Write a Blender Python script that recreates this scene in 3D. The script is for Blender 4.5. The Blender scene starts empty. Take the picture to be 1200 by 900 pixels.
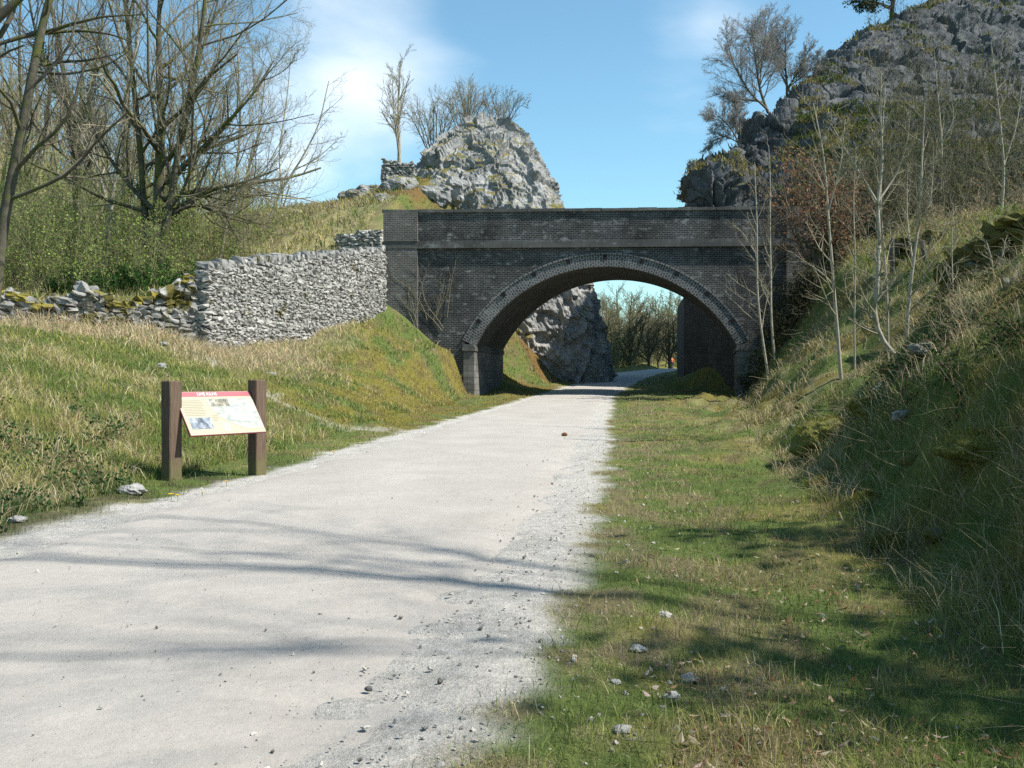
import bpy, math, numpy as np
from mathutils import Vector, Matrix
rng = np.random.default_rng(7)
SC = bpy.context.scene
COL = SC.collection
F, CX, HOR, H = 1150.0, 600.0, 445.0, 1.4

def P(px, py, D):                      # a point seen at that bearing, D metres ahead
    return np.array([(px-CX)/F*D, D, H+(HOR-py)/F*D])

# ------------------------------------------------------------------ noise
def _hash(ix, iy, iz, s=0):
    h = (ix.astype(np.int64)*374761393 + iy.astype(np.int64)*668265263 + iz.astype(np.int64)*1274126177 + s*97531) & 0xFFFFFFFF
    h = ((h ^ (h >> 13))*1274126177) & 0xFFFFFFFF
    h = ((h ^ (h >> 16))*2246822519) & 0xFFFFFFFF
    return ((h ^ (h >> 15)) & 0xFFFFFF)/float(0xFFFFFF)

def vnoise(p, s=0):
    p = np.asarray(p, float); i = np.floor(p).astype(np.int64); f = p-i
    f = f*f*(3-2*f); r = 0
    for a in (0, 1):
        wx = f[:, 0] if a else 1-f[:, 0]
        for b in (0, 1):
            wy = f[:, 1] if b else 1-f[:, 1]
            for c in (0, 1):
                wz = f[:, 2] if c else 1-f[:, 2]
                r = r+wx*wy*wz*_hash(i[:, 0]+a, i[:, 1]+b, i[:, 2]+c, s)
    return r

def fbm(p, o=4, s=0, g=.5):
    p = np.asarray(p, float); a = 1; t = 0; r = 0
    for k in range(o):
        r = r+a*vnoise(p*(2.03**k)+k*17.3, s+k); t += a; a *= g
    return r/t

def fb2(x, y, sc, o=3, s=0):
    return fbm(np.stack([x*sc, y*sc, np.zeros_like(x)], 1), o, s)

def voro(p, s=0):
    p = np.asarray(p, float); i = np.floor(p).astype(np.int64)
    f1 = np.full(len(p), 9.); f2 = np.full(len(p), 9.); cid = np.zeros(len(p))
    for a in (-1, 0, 1):
        for b in (-1, 0, 1):
            for c in (-1, 0, 1):
                q = i+np.array([a, b, c])
                o = np.stack([_hash(q[:, 0], q[:, 1], q[:, 2], s+k) for k in (1, 2, 3)], 1)
                d = np.linalg.norm(q+o-p, axis=1)
                n = d < f1
                f2 = np.where(n, f1, np.minimum(f2, d))
                cid = np.where(n, _hash(q[:, 0], q[:, 1], q[:, 2], s+9), cid)
                f1 = np.where(n, d, f1)
    return f1, f2, cid

def sst(a, b, x):
    t = np.clip((x-a)/(b-a), 0, 1); return t*t*(3-2*t)

# ------------------------------------------------------------------ objects
def tag(o, label=None, cat=None, group=None, kind=None):
    if label: o['label'] = label
    if cat: o['category'] = cat
    if group: o['group'] = group
    if kind: o['kind'] = kind
    return o

def empty(name, loc, label, cat, group=None):
    o = bpy.data.objects.new(name, None); COL.objects.link(o); o.location = loc
    o.empty_display_size = .2
    return tag(o, label, cat, group)

def mesh(name, v, quads=None, tris=None, mat=None, parent=None, smooth=False, col=None, uv=None):
    me = bpy.data.meshes.new(name)
    v = np.asarray(v, np.float32).reshape(-1, 3)
    if parent is not None:
        v = v-np.array(parent.location, np.float32) if parent.parent is None else v-np.array(parent.parent.location, np.float32)
    q = np.zeros((0, 4), np.int32) if quads is None else np.asarray(quads, np.int32).reshape(-1, 4)
    t = np.zeros((0, 3), np.int32) if tris is None else np.asarray(tris, np.int32).reshape(-1, 3)
    me.vertices.add(len(v)); me.vertices.foreach_set('co', v.ravel())
    li = np.concatenate([q.ravel(), t.ravel()])
    me.loops.add(len(li)); me.loops.foreach_set('vertex_index', li)
    ls = np.concatenate([np.arange(len(q))*4, len(q)*4+np.arange(len(t))*3]).astype(np.int32)
    me.polygons.add(len(ls)); me.polygons.foreach_set('loop_start', ls)
    me.update(calc_edges=True)
    me.polygons.foreach_set('use_smooth', np.full(len(ls), smooth))
    if col is not None:
        c = np.ones((len(v), 4), np.float32); c[:, :3] = col
        a = me.attributes.new('col', 'FLOAT_COLOR', 'POINT'); a.data.foreach_set('color', c.ravel())
    if uv is not None:
        l = me.uv_layers.new(name='UVMap'); l.data.foreach_set('uv', np.asarray(uv, np.float32)[li].ravel())
    if mat: me.materials.append(mat)
    o = bpy.data.objects.new(name, me); COL.objects.link(o)
    if parent is not None: o.parent = parent
    return o

class MB:                                # collects pieces into one mesh
    def __init__(s): s.v = []; s.q = []; s.t = []; s.c = []; s.u = []; s.n = 0
    def add(s, v, q=None, t=None, col=None, uv=None):
        v = np.asarray(v, float).reshape(-1, 3)
        if q is not None: s.q.append(np.asarray(q).reshape(-1, 4)+s.n)
        if t is not None: s.t.append(np.asarray(t).reshape(-1, 3)+s.n)
        if col is not None: s.c.append(np.broadcast_to(np.asarray(col, float), (len(v), 3)))
        if uv is not None: s.u.append(np.asarray(uv, float))
        s.v.append(v); s.n += len(v)
    def box(s, c, half, M=None, col=None, uvax=None):
        b = np.array([[x, y, z] for x in (-1, 1) for y in (-1, 1) for z in (-1, 1)], float)*half
        if M is not None: b = b@np.asarray(M).T
        s.add(b+np.asarray(c), [[0, 1, 3, 2], [4, 6, 7, 5], [0, 4, 5, 1], [2, 3, 7, 6], [0, 2, 6, 4], [1, 5, 7, 3]], col=col)
    def build(s, name, mat, parent=None, smooth=False):
        return mesh(name, np.concatenate(s.v), np.concatenate(s.q) if s.q else None, np.concatenate(s.t) if s.t else None, mat, parent, smooth,
                    np.concatenate(s.c) if s.c else None, np.concatenate(s.u) if s.u else None)

# ------------------------------------------------------------------ materials
class N:
    def __init__(s, name):
        s.m = bpy.data.materials.new(name); s.m.use_nodes = True
        s.t = s.m.node_tree; s.t.nodes.clear()
        s.out = s.t.nodes.new('ShaderNodeOutputMaterial')
    def n(s, typ, **k):
        o = s.t.nodes.new(typ)
        for a, b in k.items():
            if a == 'i':
                for x, y in b.items():
                    if isinstance(y, bpy.types.NodeSocket): s.t.links.new(y, o.inputs[x])
                    else: o.inputs[x].default_value = y
            else: setattr(o, a, b)
        return o
    def ramp(s, fac, stops, interp='LINEAR'):
        o = s.t.nodes.new('ShaderNodeValToRGB'); o.color_ramp.interpolation = interp
        e = o.color_ramp.elements
        while len(e) < len(stops): e.new(.5)
        for k, (p, c) in enumerate(stops):
            e[k].position = p; c = c if hasattr(c, '__len__') else (c, c, c); e[k].color = (*c[:3], 1)
        s.t.links.new(fac, o.inputs[0]); return o.outputs[0]
    def noise(s, vec, scale, detail=6, rough=.6, dist=0):
        o = s.n('ShaderNodeTexNoise', i={'Scale': scale, 'Detail': detail, 'Roughness': rough, 'Distortion': dist})
        if vec is not None: s.t.links.new(vec, o.inputs['Vector'])
        return o.outputs['Fac']
    def mix(s, f, a, b, mode='MIX'):
        o = s.n('ShaderNodeMix', data_type='RGBA', blend_type=mode)
        for k, x in ((0, f), (6, a), (7, b)):
            if isinstance(x, bpy.types.NodeSocket): s.t.links.new(x, o.inputs[k])
            else: o.inputs[k].default_value = x if k == 0 else (*x[:3], 1)
        return o.outputs[2]
    def math(s, op, a, b=0., clamp=False):
        o = s.n('ShaderNodeMath', operation=op, use_clamp=clamp)
        for k, x in ((0, a), (1, b)):
            if isinstance(x, bpy.types.NodeSocket): s.t.links.new(x, o.inputs[k])
            else: o.inputs[k].default_value = x
        return o.outputs[0]
    def coord(s, k='Object'): return s.n('ShaderNodeTexCoord').outputs[k]
    def pos(s): return s.n('ShaderNodeNewGeometry').outputs['Position']
    def attr(s, k='col'): return s.n('ShaderNodeAttribute', attribute_name=k).outputs['Color']
    def bump(s, h, st=.5, d=.05):
        return s.n('ShaderNodeBump', i={'Strength': st, 'Distance': d, 'Height': h}).outputs[0]
    def bsdf(s, color, rough=.9, normal=None, spec=.2):
        o = s.n('ShaderNodeBsdfPrincipled', i={'Base Color': color if isinstance(color, bpy.types.NodeSocket) else (*color[:3], 1), 'Roughness': rough, 'Specular IOR Level': spec})
        if normal is not None: s.t.links.new(normal, o.inputs['Normal'])
        s.t.links.new(o.outputs[0], s.out.inputs[0]); return s.m

def M_leaf(name, mul=1.0, trans=.35):
    m = N(name); c = m.attr()
    if mul != 1: c = m.mix(1., c, (mul, mul, mul), 'MULTIPLY')
    d = m.n('ShaderNodeBsdfDiffuse', i={'Color': c}); t = m.n('ShaderNodeBsdfTranslucent', i={'Color': c})
    x = m.n('ShaderNodeMixShader', i={0: trans, 1: d.outputs[0], 2: t.outputs[0]})
    m.t.links.new(x.outputs[0], m.out.inputs[0]); return m.m

def M_bark(name, a, b, moss=0., sc=6):
    m = N(name); p = m.pos()
    n = m.noise(p, sc, 5, .65); c = m.mix(m.ramp(n, [(.35, 0), (.65, 1)]), a, b)
    if moss:
        c = m.mix(m.ramp(m.noise(p, 1.7, 4), [(.62-moss*.3, 0), (.72-moss*.3, 1)]), c, (.085, .095, .028))
    return m.bsdf(c, .9, m.bump(m.noise(p, 30, 4), .4, .01))

def M_attr(name, rough=.9, sc=40, st=.4, dist=.02, var=.35):
    m = N(name); p = m.pos()
    n = m.noise(p, sc, 6, .7)
    c = m.mix(1., m.attr(), m.ramp(n, [(.25, 1-var), (.75, 1+var)]), 'MULTIPLY')
    return m.bsdf(c, rough, m.bump(n, st, dist))

def M_ground():
    m = N('turf_soil'); p = m.pos()
    n1 = m.noise(p, 9, 8, .75); n2 = m.noise(p, 60, 4, .7)
    c = m.mix(1., m.attr(), m.ramp(n1, [(.25, (.6, .59, .56)), (.5, (1, 1, 1)), (.78, (1.4, 1.37, 1.3))]), 'MULTIPLY')
    c = m.mix(1., c, m.ramp(n2, [(.25, (.72, .72, .72)), (.75, (1.28, 1.28, 1.28))]), 'MULTIPLY')
    return m.bsdf(c, .95, m.bump(m.math('ADD', n1, m.math('MULTIPLY', n2, .4)), .8, .06), .1)

def M_path():
    m = N('pale_limestone_grit'); p = m.pos()
    big = m.noise(p, .9, 5, .6); fine = m.noise(p, 120, 4, .8); med = m.noise(p, 14, 6, .7)
    c = m.mix(m.ramp(big, [(.3, 0), (.7, 1)]), (.345, .322, .295), (.40, .375, .345))
    c = m.mix(1., c, m.ramp(med, [(.2, .86), (.8, 1.1)]), 'MULTIPLY')
    c = m.mix(1., c, m.ramp(fine, [(.3, .74), (.5, 1), (.75, 1.1)]), 'MULTIPLY')
    v = m.n('ShaderNodeTexVoronoi', i={'Scale': 34.0, 'Vector': p})
    spot = m.math('MULTIPLY', m.math('LESS_THAN', v.outputs['Distance'], .16), m.math('GREATER_THAN', m.noise(p, 6, 3), .56))
    c = m.mix(m.math('MULTIPLY', spot, .6), c, (.19, .18, .165))
    c = m.mix(1., c, m.attr(), 'MULTIPLY')
    return m.bsdf(c, .95, m.bump(m.math('ADD', fine, m.math('MULTIPLY', med, 2.)), .5, .012), .15)

def M_rock(name, tint=(1, 1, 1), mossiness=.5, scale=1.0, dark=(.10, .10, .10), mcol=((.085, .095, .024), (.21, .165, .055))):
    m = N(name); p = m.pos(); g = m.n('ShaderNodeNewGeometry')
    nz = m.n('ShaderNodeSeparateXYZ', i={0: g.outputs['Normal']}).outputs[2]
    n1 = m.noise(p, .7*scale, 8, .7); n2 = m.noise(p, 4*scale, 6, .7, 1.0)
    c = m.ramp(n1, [(.3, (.20*tint[0], .20*tint[1], .205*tint[2])), (.5, (.33*tint[0], .33*tint[1], .325*tint[2])), (.72, (.46*tint[0], .45*tint[1], .43*tint[2]))])
    mp = m.n('ShaderNodeMapping', i={'Vector': p, 'Scale': (1.6*scale, 1.6*scale, .7*scale)})
    vo = m.n('ShaderNodeTexVoronoi', feature='DISTANCE_TO_EDGE', i={'Scale': 1.1, 'Vector': m.mix(.12, mp.outputs[0], m.n('ShaderNodeTexNoise', i={'Vector': p, 'Scale': 3.0}).outputs['Color'])})
    crack = m.ramp(vo.outputs['Distance'], [(0, 1), (.035, 0)])
    c = m.mix(m.math('MULTIPLY', crack, .55), c, dark)
    c = m.mix(m.ramp(n2, [(.58, 0), (.70, .5)]), c, (.12, .125, .115))
    w = m.math('ADD', nz, m.math('MULTIPLY', m.math('SUBTRACT', m.noise(p, .45*scale, 5, .6), .5), 2.2))
    mm = m.ramp(w, [(.95-mossiness, 0), (1.12-mossiness, 1)])
    mc = m.mix(m.ramp(m.noise(p, 2.2, 5), [(.38, 0), (.62, 1)]), *mcol)
    c = m.mix(mm, c, mc)
    return m.bsdf(c, .9, m.bump(m.math('ADD', n2, m.math('MULTIPLY', n1, 2.)), .9, .12/scale), .2)

def M_stone(name, moss=.0, lum=1.):
    m = N(name); p = m.pos()
    n = m.noise(p, 7, 7, .75)
    c = m.mix(1., m.attr(), m.ramp(n, [(.3, .55*lum), (.5, lum), (.75, 1.3*lum)]), 'MULTIPLY')
    if moss:
        c = m.mix(m.ramp(m.noise(p, 1.1, 5, .6), [(.68-moss*.4, 0), (.75-moss*.4, 1)]), c, (.09, .08, .022))
    return m.bsdf(c, .9, m.bump(n, .6, .03), .2)

def M_brick(name, c1, c2, mortar, rw=.225, rh=.085, soot=.5, mort=.011, lime=.6):
    m = N(name); uv = m.coord('UV')
    b = m.n('ShaderNodeTexBrick', i={'Vector': uv, 'Scale': 1.0, 'Color1': (*c1, 1), 'Color2': (*c2, 1), 'Mortar': (*mortar, 1), 'Mortar Size': mort, 'Mortar Smooth': .2, 'Bias': -.1, 'Brick Width': rw, 'Row Height': rh})
    p = m.pos()
    dk = m.mix(1., b.outputs[0], m.ramp(m.noise(p, .8, 6, .65), [(.3, 1-soot), (.55, 1.), (.75, 1.5)]), 'MULTIPLY')
    mp = m.n('ShaderNodeMapping', i={'Vector': p, 'Scale': (1.0, 1.0, 7.0)})
    st = m.math('MULTIPLY', m.noise(mp.outputs[0], .9, 6, .7), m.noise(p, 3.5, 4, .7))
    c = m.mix(m.ramp(st, [(.28, 0), (.42, lime)]), dk, (.30, .30, .30))
    return m.bsdf(c, .8, m.bump(b.outputs['Fac'], -.5, .02), .3)

# ------------------------------------------------------------------ terrain
YS = np.array([-14, -4, 3.5, 8.3, 13.5, 21, 26, 30, 33, 38, 42, 45, 48, 52, 56, 62, 70, 85, 110, 150, 260, 600.])
PC = np.interp(YS, [-14, 3.5, 8.3, 21, 33, 45, 55, 65, 78, 95, 110, 150, 180, 260, 600], [-4.7, -2.68, -1.95, -.52, 1.0, 2.75, 4.5, 6.6, 9.2, 13.6, 17.5, 26.5, 38, 75, 180])
PW = np.interp(YS, [3.5, 8, 21, 33, 45, 60], [4.4, 4.75, 4.75, 4.2, 3.5, 3.3])
ZP = np.interp(YS, [15, 25, 35, 45, 55, 65, 78, 95, 110, 150, 260, 600], [0, .12, .33, .62, .92, 1.29, 1.74, 2.3, 2.6, 3.1, 3.5, 6])
# columns: far, far, far, behind wall, wall base, mid bank, toe, path L | path R, toe, mid, crest, terrace, far, far   (x, z above the path)
TL = {
 -14: [(-120,18),(-50,9),(-28,4.5),(-22,3.6),(-17,2.6),(-12,1.3),(-8.5,.05)],
 -4:  [(-120,18),(-50,9),(-28,4.4),(-20,3.4),(-15,2.4),(-10,1.2),(-6.4,.05)],
 3.5: [(-120,18),(-50,9),(-28,4.2),(-17,3.0),(-12.5,2.1),(-8.6,1.0),(-5.4,.05)],
 8.3: [(-120,18),(-50,9),(-28,4.2),(-15.5,2.9),(-11.5,2.0),(-8.0,1.0),(-5.05,.05)],
 13.5:[(-120,18),(-50,9),(-28,4.2),(-15,2.7),(-11,1.9),(-7.8,1.05),(-4.9,.05)],
 21:  [(-120,19),(-50,9),(-28,4.2),(-15.5,2.75),(-11,1.95),(-7.6,1.05),(-4.3,.06)],
 26:  [(-120,20),(-50,9.5),(-28,4.3),(-16,2.85),(-11.3,2.2),(-7.4,1.25),(-3.75,.1)],
 30:  [(-120,22),(-50,10),(-28,4.0),(-15.6,2.8),(-11.2,2.4),(-7.2,1.5),(-3.3,.15)],
 33:  [(-120,24),(-50,11),(-28,4.4),(-12.0,4.0),(-10.5,2.3),(-6.6,1.75),(-3.0,.05)],
 38:  [(-120,26),(-50,12),(-26,5.0),(-10.3,5.0),(-8.8,3.05),(-4.9,2.3),(-2.45,.08)],
 42:  [(-120,27),(-50,13),(-24,5.8),(-8.8,6.2),(-7.4,3.85),(-3.6,2.6),(-2.1,.1)],
 45:  [(-120,28),(-50,14),(-24,6.6),(-7.7,7.2),(-6.1,4.55),(-2.75,2.6),(-1.95,.1)],
 48:  [(-120,28),(-50,14),(-26,7.8),(-11,8.6),(-6.6,8.0),(-3.6,2.4),(-1.5,.1)],
 52:  [(-120,29),(-50,14),(-26,8.8),(-12,10.0),(-6.4,10.8),(-2.6,2.6),(.2,.2)],
 56:  [(-120,30),(-50,14),(-26,9.0),(-10.5,11.4),(-4.6,12.8),(.1,3.6),(1.7,.2)],
 62:  [(-120,32),(-50,16),(-28,9.2),(-11,12.2),(-4.4,14.2),(1.2,3.8),(3.2,.2)],
 70:  [(-120,34),(-50,20),(-30,10),(-14,9.6),(-4,7),(2.5,2.0),(4.8,.2)],
 85:  [(-120,40),(-56,27),(-32,14),(-14,9),(1,5.5),(6,2.2),(8.2,.2)],
 110: [(-120,44),(-60,28),(-34,18),(-14,9),(5,5),(11.5,2.4),(14.6,.2)],
 150: [(-150,40),(-70,26),(-30,14),(-8,9),(8,6),(16,3),(22,.3)],
 260: [(-300,30),(-120,22),(-40,14),(10,12),(40,10),(58,7),(66,4)],
 600: [(-600,30),(-240,20),(-60,12),(40,8),(90,4),(140,2),(165,.2)]}
TR = {
 -14: [(1.4,.0),(4.2,1.9),(7.2,3.8),(14,5.2),(40,11),(120,26)],
 -4:  [(2.2,.0),(4.6,1.8),(7.4,3.7),(14,5.2),(40,11),(120,26)],
 3.5: [(2.75,.0),(3.95,1.65),(6.2,3.8),(14,5.0),(40,11),(120,26)],
 8.3: [(3.25,.0),(4.5,1.65),(6.7,3.8),(13,4.5),(40,11),(120,26)],
 13.5:[(4.2,.0),(5.5,1.7),(8.0,3.7),(14,4.4),(40,11),(120,26)],
 21:  [(5.5,.0),(7.8,1.45),(10.4,3.15),(15,4.5),(40,11.5),(120,26)],
 26:  [(6.4,.0),(9.0,1.7),(11.8,3.7),(16,5.0),(40,12),(120,27)],
 30:  [(7.3,.0),(9.6,1.9),(12.4,4.3),(16.5,5.8),(40,12),(120,28)],
 33:  [(7.9,.0),(10.2,2.1),(12.8,4.9),(17,6.4),(42,12),(120,28)],
 38:  [(9.0,.0),(11.1,2.4),(13.4,5.4),(18,6.9),(44,12),(120,28)],
 42:  [(9.8,.0),(11.8,2.9),(13.8,6.0),(18,7.2),(44,12),(120,28)],
 45:  [(10.5,.0),(12.2,3.2),(14.3,6.6),(18.5,7.5),(44,12),(120,28)],
 48:  [(11.3,.0),(12.6,2.6),(14.6,6.8),(18.5,7.5),(44,12),(120,28)],
 52:  [(11.6,.0),(13.0,2.6),(14.8,6.6),(18.5,7.3),(44,12),(120,28)],
 56:  [(8.4,.1),(10.5,.8),(13.0,4.0),(18.5,6),(44,9),(120,22)],
 62:  [(9.6,.1),(11.5,.8),(14.0,4),(19,6),(44,9),(120,22)],
 70:  [(11.2,.1),(13.5,1),(16,4),(21,6),(46,9),(120,22)],
 85:  [(14.6,.1),(17,1.2),(20,3.6),(26,5.6),(50,8),(130,20)],
 110: [(22,.1),(26,1.2),(31,3),(40,5),(60,8),(140,18)],
 150: [(32,.1),(38,1),(46,2.4),(60,4),(90,8),(180,18)],
 260: [(84,5.1),(92,6),(104,7),(130,9),(180,11),(320,16)],
 600: [(195,.1),(210,1),(240,2),(300,5),(400,10),(700,20)]}
TX = np.zeros((len(YS), 15)); TZ = np.zeros_like(TX)
for k, y in enumerate(YS):
    key = int(y) if float(y).is_integer() else float(y)
    l = TL[key]; r = TR[key]
    TX[k] = [a for a, b in l]+[PC[k]-PW[k]/2, PC[k]+PW[k]/2]+[a for a, b in r]
    TZ[k] = [b for a, b in l]+[0, 0]+[b for a, b in r]
    TZ[k, 7:] += ZP[k]; TZ[k, 6] += ZP[k]
    if y < 33: TZ[k, :6] += ZP[k]
def edges(y):
    c = np.interp(y, YS, PC); w = np.interp(y, YS, PW); return c-w/2, c+w/2
def zbase(x, y):
    x = np.asarray(x, float); y = np.clip(np.asarray(y, float), YS[0], YS[-1]-.01)
    i = np.clip(np.searchsorted(YS, y, side='right')-1, 0, len(YS)-2); f = ((y-YS[i])/(YS[i+1]-YS[i]))[:, None]
    X = TX[i]*(1-f)+TX[i+1]*f; Z = TZ[i]*(1-f)+TZ[i+1]*f
    z = Z[:, 0].copy()
    for k in range(14):
        t = np.clip((x-X[:, k])/(X[:, k+1]-X[:, k]), 0, 1)
        ts = t*.6+.4*t*t*(3-2*t)
        z = np.where(x >= X[:, k], Z[:, k]*(1-ts)+Z[:, k+1]*ts, z)
    return z
def zg(x, y):
    x = np.atleast_1d(np.asarray(x, float)); y = np.atleast_1d(np.asarray(y, float))
    L, R = edges(y); d = np.maximum(np.maximum(L-x, x-R), 0)
    a = sst(.1, 2.5, d)
    far = sst(60, 140, y)
    z = zbase(x, y)+a*(fb2(x, y, .55, 3, 3)-.5)*(.55+2.2*far)+sst(.05, .6, d)*(fb2(x, y, 2.3, 3, 5)-.5)*.13
    rb = sst(2.2, 4.0, x-R)*(y < 44)                       # the right bank is hummocky
    z = z+rb*((fb2(x, y, 1.15, 3, 11)-.5)*.7+(fb2(x, y, .5, 2, 12)-.5)*1.0*sst(3.0, 5.0, x-R))
    z = z-sst(.0, .3, d)*.015
    under = (y > 44.6) & (y < 52)
    return z
def g1(x, y): return float(zg([x], [y])[0])

GREEN = np.array([.145, .195, .055]); LIME = np.array([.30, .295, .095]); STRAW = np.array([.50, .41, .26]); DKG = np.array([.055, .095, .034])
MOSS = np.array([.20, .17, .035]); SOIL = np.array([.075, .055, .038]); GRIT = np.array([.45, .43, .40]); RUST = np.array([.22, .12, .06])
def track(x, y):                         # worn footpath climbing the left bank: distance to it
    pts = np.array([(-2.5, 24.5), (-4.3, 23.6), (-5.8, 24.6), (-7.0, 26.0), (-9.6, 30.5)])
    d = np.full(len(x), 99.)
    for a, b in zip(pts[:-1], pts[1:]):
        ab = b-a; t = np.clip(((x-a[0])*ab[0]+(y-a[1])*ab[1])/(ab@ab), 0, 1)
        d = np.minimum(d, np.hypot(x-a[0]-t*ab[0], y-a[1]-t*ab[1]))
    return d
def biome(x, y):
    L, R = edges(y); dl = L-x; dr = x-R
    n1 = fb2(x, y, .32, 4, 21); n2 = fb2(x, y, 1.1, 4, 22); n3 = fb2(x, y, 3.1, 3, 23)
    w = {}
    straw = sst(.44, .66, .3*n1+.4*n2+.3*n3)
    lime = sst(.40, .58, .5*n2+.5*n3)
    # left bank zones
    left = dl > 0
    band = left & (y > 28.2) & (x < -8.6)
    straw = np.where(left, np.maximum(straw, sst(27.2, 29.6, y+(n2-.5)*3)*sst(-6.2, -8.6, x+(n2-.5)*4)*.92), straw)
    straw = np.where(left & (y < 27), straw*.62, straw)
    gs = np.exp(-((y-25.2)/2.8)**2)*(x < -6.3)*left
    straw = straw*(1-.85*gs)
    near = left & (y < 17)
    straw = np.where(near, np.maximum(straw*.7, .55*sst(.5, .62, n2)), straw)
    mossl = left*(y > 24)*sst(-7.5, -4.8, x)*sst(.4, .56, n2)*.85
    dark = near*sst(.48, .58, .5*n1+.5*n3)*.8
    # right side
    right = dr > 0
    straw = np.where(right, straw*.75*sst(.2, 1.4, dr)+(sst(.47, .58, n3)*sst(2.5, .3, dr))*.75, straw)
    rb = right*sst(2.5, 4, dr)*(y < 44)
    straw = np.where((rb > .1) & (y > 14), np.maximum(straw, sst(.46, .56, n2)*.8), straw)
    mossr = right*sst(.53, .64, n2)*np.interp(dr, [2.2, 4], [.35, .85])
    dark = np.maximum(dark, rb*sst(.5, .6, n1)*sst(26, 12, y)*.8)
    # beyond the bridge: rusty dead growth on the left
    rust = left*(y > 53)*(y < 70)*sst(.42, .58, n2)*.7
    # bare grit near the path
    nn = .5*n2+.5*n3
    bl = sst(.35, .0, dl-.25*(nn-.5)*4)*left
    reach = np.interp(y, [0, 3, 6, 10, 20, 45], [.30, .30, .30, .28, .28, .25])
    br = sst(1.25, .15, dr/reach+(nn-.5)*3.4)*right
    bare = np.maximum(np.maximum(bl, br), ((dl <= 0) & (dr <= 0))*1.)
    bare = np.maximum(bare, sst(.5, .05, track(x, y)+(n3-.5)*1.5)*.5*((y > 28) | (x > -6.4)))
    return dict(n1=n1, n2=n2, n3=n3, straw=straw, lime=lime, moss=np.maximum(mossl, mossr), dark=dark, rust=rust, bare=bare, dl=dl, dr=dr, left=left, rb=rb)
def lerp(a, b, t): return a*(1-t[:, None])+b*t[:, None]
def bcol(b, k=None):
    c = lerp(np.broadcast_to(GREEN, (len(b['lime']), 3)), LIME, b['lime']*.7)
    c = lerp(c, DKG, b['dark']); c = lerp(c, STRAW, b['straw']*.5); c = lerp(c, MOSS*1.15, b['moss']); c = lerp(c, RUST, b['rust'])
    return c

def build_ground():
    ya = np.concatenate([np.linspace(-14, 2, 30, endpoint=False), 2*np.exp(np.linspace(0, math.log(600/2), 560))])
    xa = np.concatenate([-np.geomspace(700, 14, 70), np.linspace(-13.9, 16, 330), np.geomspace(16.1, 700, 70)])
    X, Y = np.meshgrid(xa, ya); x = X.ravel(); y = Y.ravel()
    x = x+np.interp(y, YS, PC)*sst(45, 60, y)*np.exp(-np.abs(x)/60)
    z = zg(x, y); b = biome(x, y); c = bcol(b)*.62
    c = lerp(c, SOIL, sst(.5, .62, b['n3'])*.5*(1-b['bare']))
    c = lerp(c, GRIT*(.8+.3*b['n3'][:, None]), b['bare']*.95)
    din = np.minimum(-b['dl'], -b['dr']); z = z-.06*sst(.35, 1.0, din)+(fb2(x, y, 4.5, 3, 49)-.5)*.03*sst(-.4, 0, din)
    nx, ny = len(xa), len(ya); i = np.arange(nx*ny).reshape(ny, nx)
    q = np.stack([i[:-1, :-1], i[:-1, 1:], i[1:, 1:], i[1:, :-1]], -1).reshape(-1, 4)
    o = mesh('ground', np.stack([x, y, z], 1), q, None, M_ground(), smooth=True, col=c)
    tag(o, 'grassy ground of the old railway cutting with banks on both sides', 'ground', kind='structure')

def build_path():
    ya = np.concatenate([np.linspace(-14, 2, 60, endpoint=False), 2*np.exp(np.linspace(0, math.log(200/2), 700))])
    t = np.linspace(0, 1, 41); L, R = edges(ya)
    L = L-.15; R = R+.08; jl = (fb2(ya, ya*0, 1.3, 4, 41)-.5)*.5+(fb2(ya, ya*0, 6, 2, 44)-.5)*.14; jr = (fb2(ya, ya*0+9, 1.3, 4, 42)-.5)*.5+(fb2(ya, ya*0, 6, 2, 45)-.5)*.14
    X = (L+jl)[:, None]*(1-t)+(R+jr)[:, None]*t; Y = np.repeat(ya[:, None], 41, 1)
    x = X.ravel(); y = Y.ravel(); tt = np.tile(t, len(ya))
    z = zbase(x, y)+.012+.03*np.sin(np.pi*tt)-.065*sst(.16, .0, np.minimum(tt, 1-tt)+(fb2(x, y, 2.2, 4, 50)-.5)*.16)+(fb2(x, y, 5, 3, 51)-.5)*.012+(fb2(x, y, .8, 3, 46)-.5)*.05*np.minimum(1, 6*np.minimum(tt, 1-tt))
    tone = 1-.13*sst(.22, .0, np.minimum(tt+.06, 1-tt)+(fb2(x, y, 1.6, 4, 48)-.5)*.28)*np.interp(y, [0, 8, 20], [1, .8, .4])+(fb2(x, y*.25, 1.2, 3, 47)-.5)*.12
    i = np.arange(len(x)).reshape(len(ya), 41)
    q = np.stack([i[:-1, :-1], i[:-1, 1:], i[1:, 1:], i[1:, :-1]], -1).reshape(-1, 4)
    o = mesh('path', np.stack([x, y, z], 1), q, None, M_path(), smooth=True, col=np.stack([tone, tone*.995, tone*.98], 1))
    tag(o, 'pale crushed limestone trail running under the bridge', 'path', kind='structure')

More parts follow.
